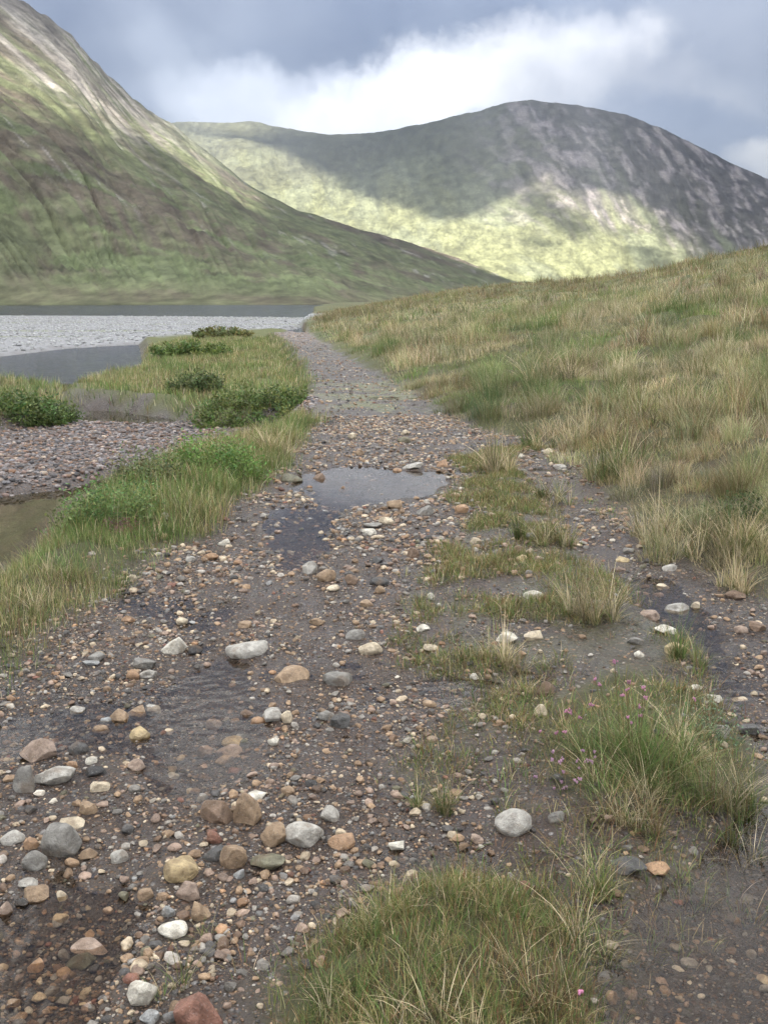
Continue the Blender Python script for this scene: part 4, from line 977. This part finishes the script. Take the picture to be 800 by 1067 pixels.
# ------------------------------------------------------------------ world, sun, camera
w = bpy.data.worlds.new('World'); sc.world = w; w.use_nodes = True; nt = w.node_tree; nt.nodes.clear(); L = nt.links
out = nt.nodes.new('ShaderNodeOutputWorld'); bg = nt.nodes.new('ShaderNodeBackground'); bg.inputs[1].default_value = .1; L.new(bg.outputs[0], out.inputs[0])
sky = nt.nodes.new('ShaderNodeTexSky'); sky.sky_type = 'NISHITA'; sky.sun_disc = False; sky.sun_elevation = SUN_EL; sky.sun_rotation = SUN_AZ; sky.altitude = 200
tc = nt.nodes.new('ShaderNodeTexCoord'); sep = nt.nodes.new('ShaderNodeSeparateXYZ'); L.new(tc.outputs['Generated'], sep.inputs[0])
azn = mth(nt, 'ARCTAN2', sep.outputs[0], sep.outputs[1]); eln = mth(nt, 'ARCSINE', sep.outputs[2])
nz = noise(nt, tc.outputs['Generated'], 5.5, 7, .6); nz2 = noise(nt, tc.outputs['Generated'], 2.2, 5, .55)
sepn = nt.nodes.new('ShaderNodeSeparateColor'); L.new(nz.outputs['Color'], sepn.inputs[0])
A_ = mth(nt, 'ADD', azn, mth(nt, 'MULTIPLY', mth(nt, 'SUBTRACT', sepn.outputs[0], .5), .22)); E_ = mth(nt, 'ADD', eln, mth(nt, 'MULTIPLY', mth(nt, 'SUBTRACT', sepn.outputs[1], .5), .15))
def blob(px, py, wx, wy, soft=1.0, tilt=0.0):
    a, e = azel(float(px), float(py)); e = math.atan(e); wx /= F; wy /= F
    dx = mth(nt, 'SUBTRACT', A_, float(a)); dy = mth(nt, 'SUBTRACT', mth(nt, 'SUBTRACT', E_, float(e)), mth(nt, 'MULTIPLY', dx, tilt))
    q = mth(nt, 'ADD', mth(nt, 'POWER', mth(nt, 'DIVIDE', dx, wx), 2.0), mth(nt, 'POWER', mth(nt, 'DIVIDE', dy, wy), 2.0))
    return mrange(nt, q, 1.6, .05)
base = mixc(nt, mrange(nt, nz2.outputs[0], .35, .65), (1.05, 1.27, 1.80), (1.70, 1.92, 2.42))
cl = base
BL = [((300, 45, 300, 62, 0), (.80, .97, 1.42), .92), ((90, -20, 200, 60, 0), (1.25, 1.4, 1.75), .6), ((745, 45, 150, 75, 0), (1.9, 2.05, 2.45), .8),
      ((230, 122, 150, 34, .0), (2.3, 2.55, 3.05), .7), ((430, 105, 150, 40, .25), (4.4, 4.5, 4.7), .8), ((300, 118, 130, 36, .0), (3.6, 3.8, 4.3), .75), ((395, 118, 115, 30, .10), (5.6, 5.7, 5.9), .85), ((565, 55, 92, 44, .15), (5.0, 5.0, 5.1), .9), ((640, 95, 120, 45, -.1), (2.7, 2.8, 3.1), .7),
      ((730, 130, 100, 34, -.2), (1.2, 1.45, 2.05), .8), ((800, 162, 60, 24, .0), (4.2, 4.2, 4.2), .95), ((150, 70, 60, 40, 0), (1.9, 2.1, 2.5), .6)]
for (bx, by, wx, wy, tl2), colr, st in BL:
    cl = mixc(nt, mth(nt, 'MULTIPLY', blob(bx, by, wx, wy, 1, tl2), st), cl, colr)
nz3 = noise(nt, tc.outputs['Generated'], 9, 8, .62); cl = mixc(nt, 1.0, cl, mixc(nt, mrange(nt, nz3.outputs[0], .3, .7), (1.0, 1.01, 1.05), (1.34, 1.32, 1.28)), 'MULTIPLY')
fin = mixc(nt, .88, sky.outputs[0], cl); L.new(fin, bg.inputs[0])
sl = bpy.data.lights.new('sun', 'SUN'); sl.energy = 5.0; sl.angle = math.radians(.5); sl.color = (1, .95, .86); so_ = bpy.data.objects.new('sun', sl); COL.objects.link(so_)
from mathutils import Vector
so_.rotation_euler = Vector(sd).to_track_quat('Z', 'Y').to_euler(); so_.location = (0, 0, 50)
cd = bpy.data.cameras.new('camera'); cam = bpy.data.objects.new('camera', cd); COL.objects.link(cam); sc.camera = cam
cam.location = CAM; cam.rotation_euler = (math.pi/2-PITCH, 0, 0); cd.sensor_fit = 'VERTICAL'; cd.sensor_height = 24; cd.lens = 24*F/1067; cd.clip_start = .05; cd.clip_end = 40000
sc.view_settings.view_transform = 'Standard'; sc.view_settings.look = 'None'; sc.view_settings.gamma = 1; sc.view_settings.use_curve_mapping = False
sc.view_settings.exposure = 2.28
sc.cycles.use_denoising = True; sc.cycles.max_bounces = 6; sc.cycles.transparent_max_bounces = 12; sc.cycles.volume_bounces = 0; sc.cycles.sample_clamp_indirect = 4
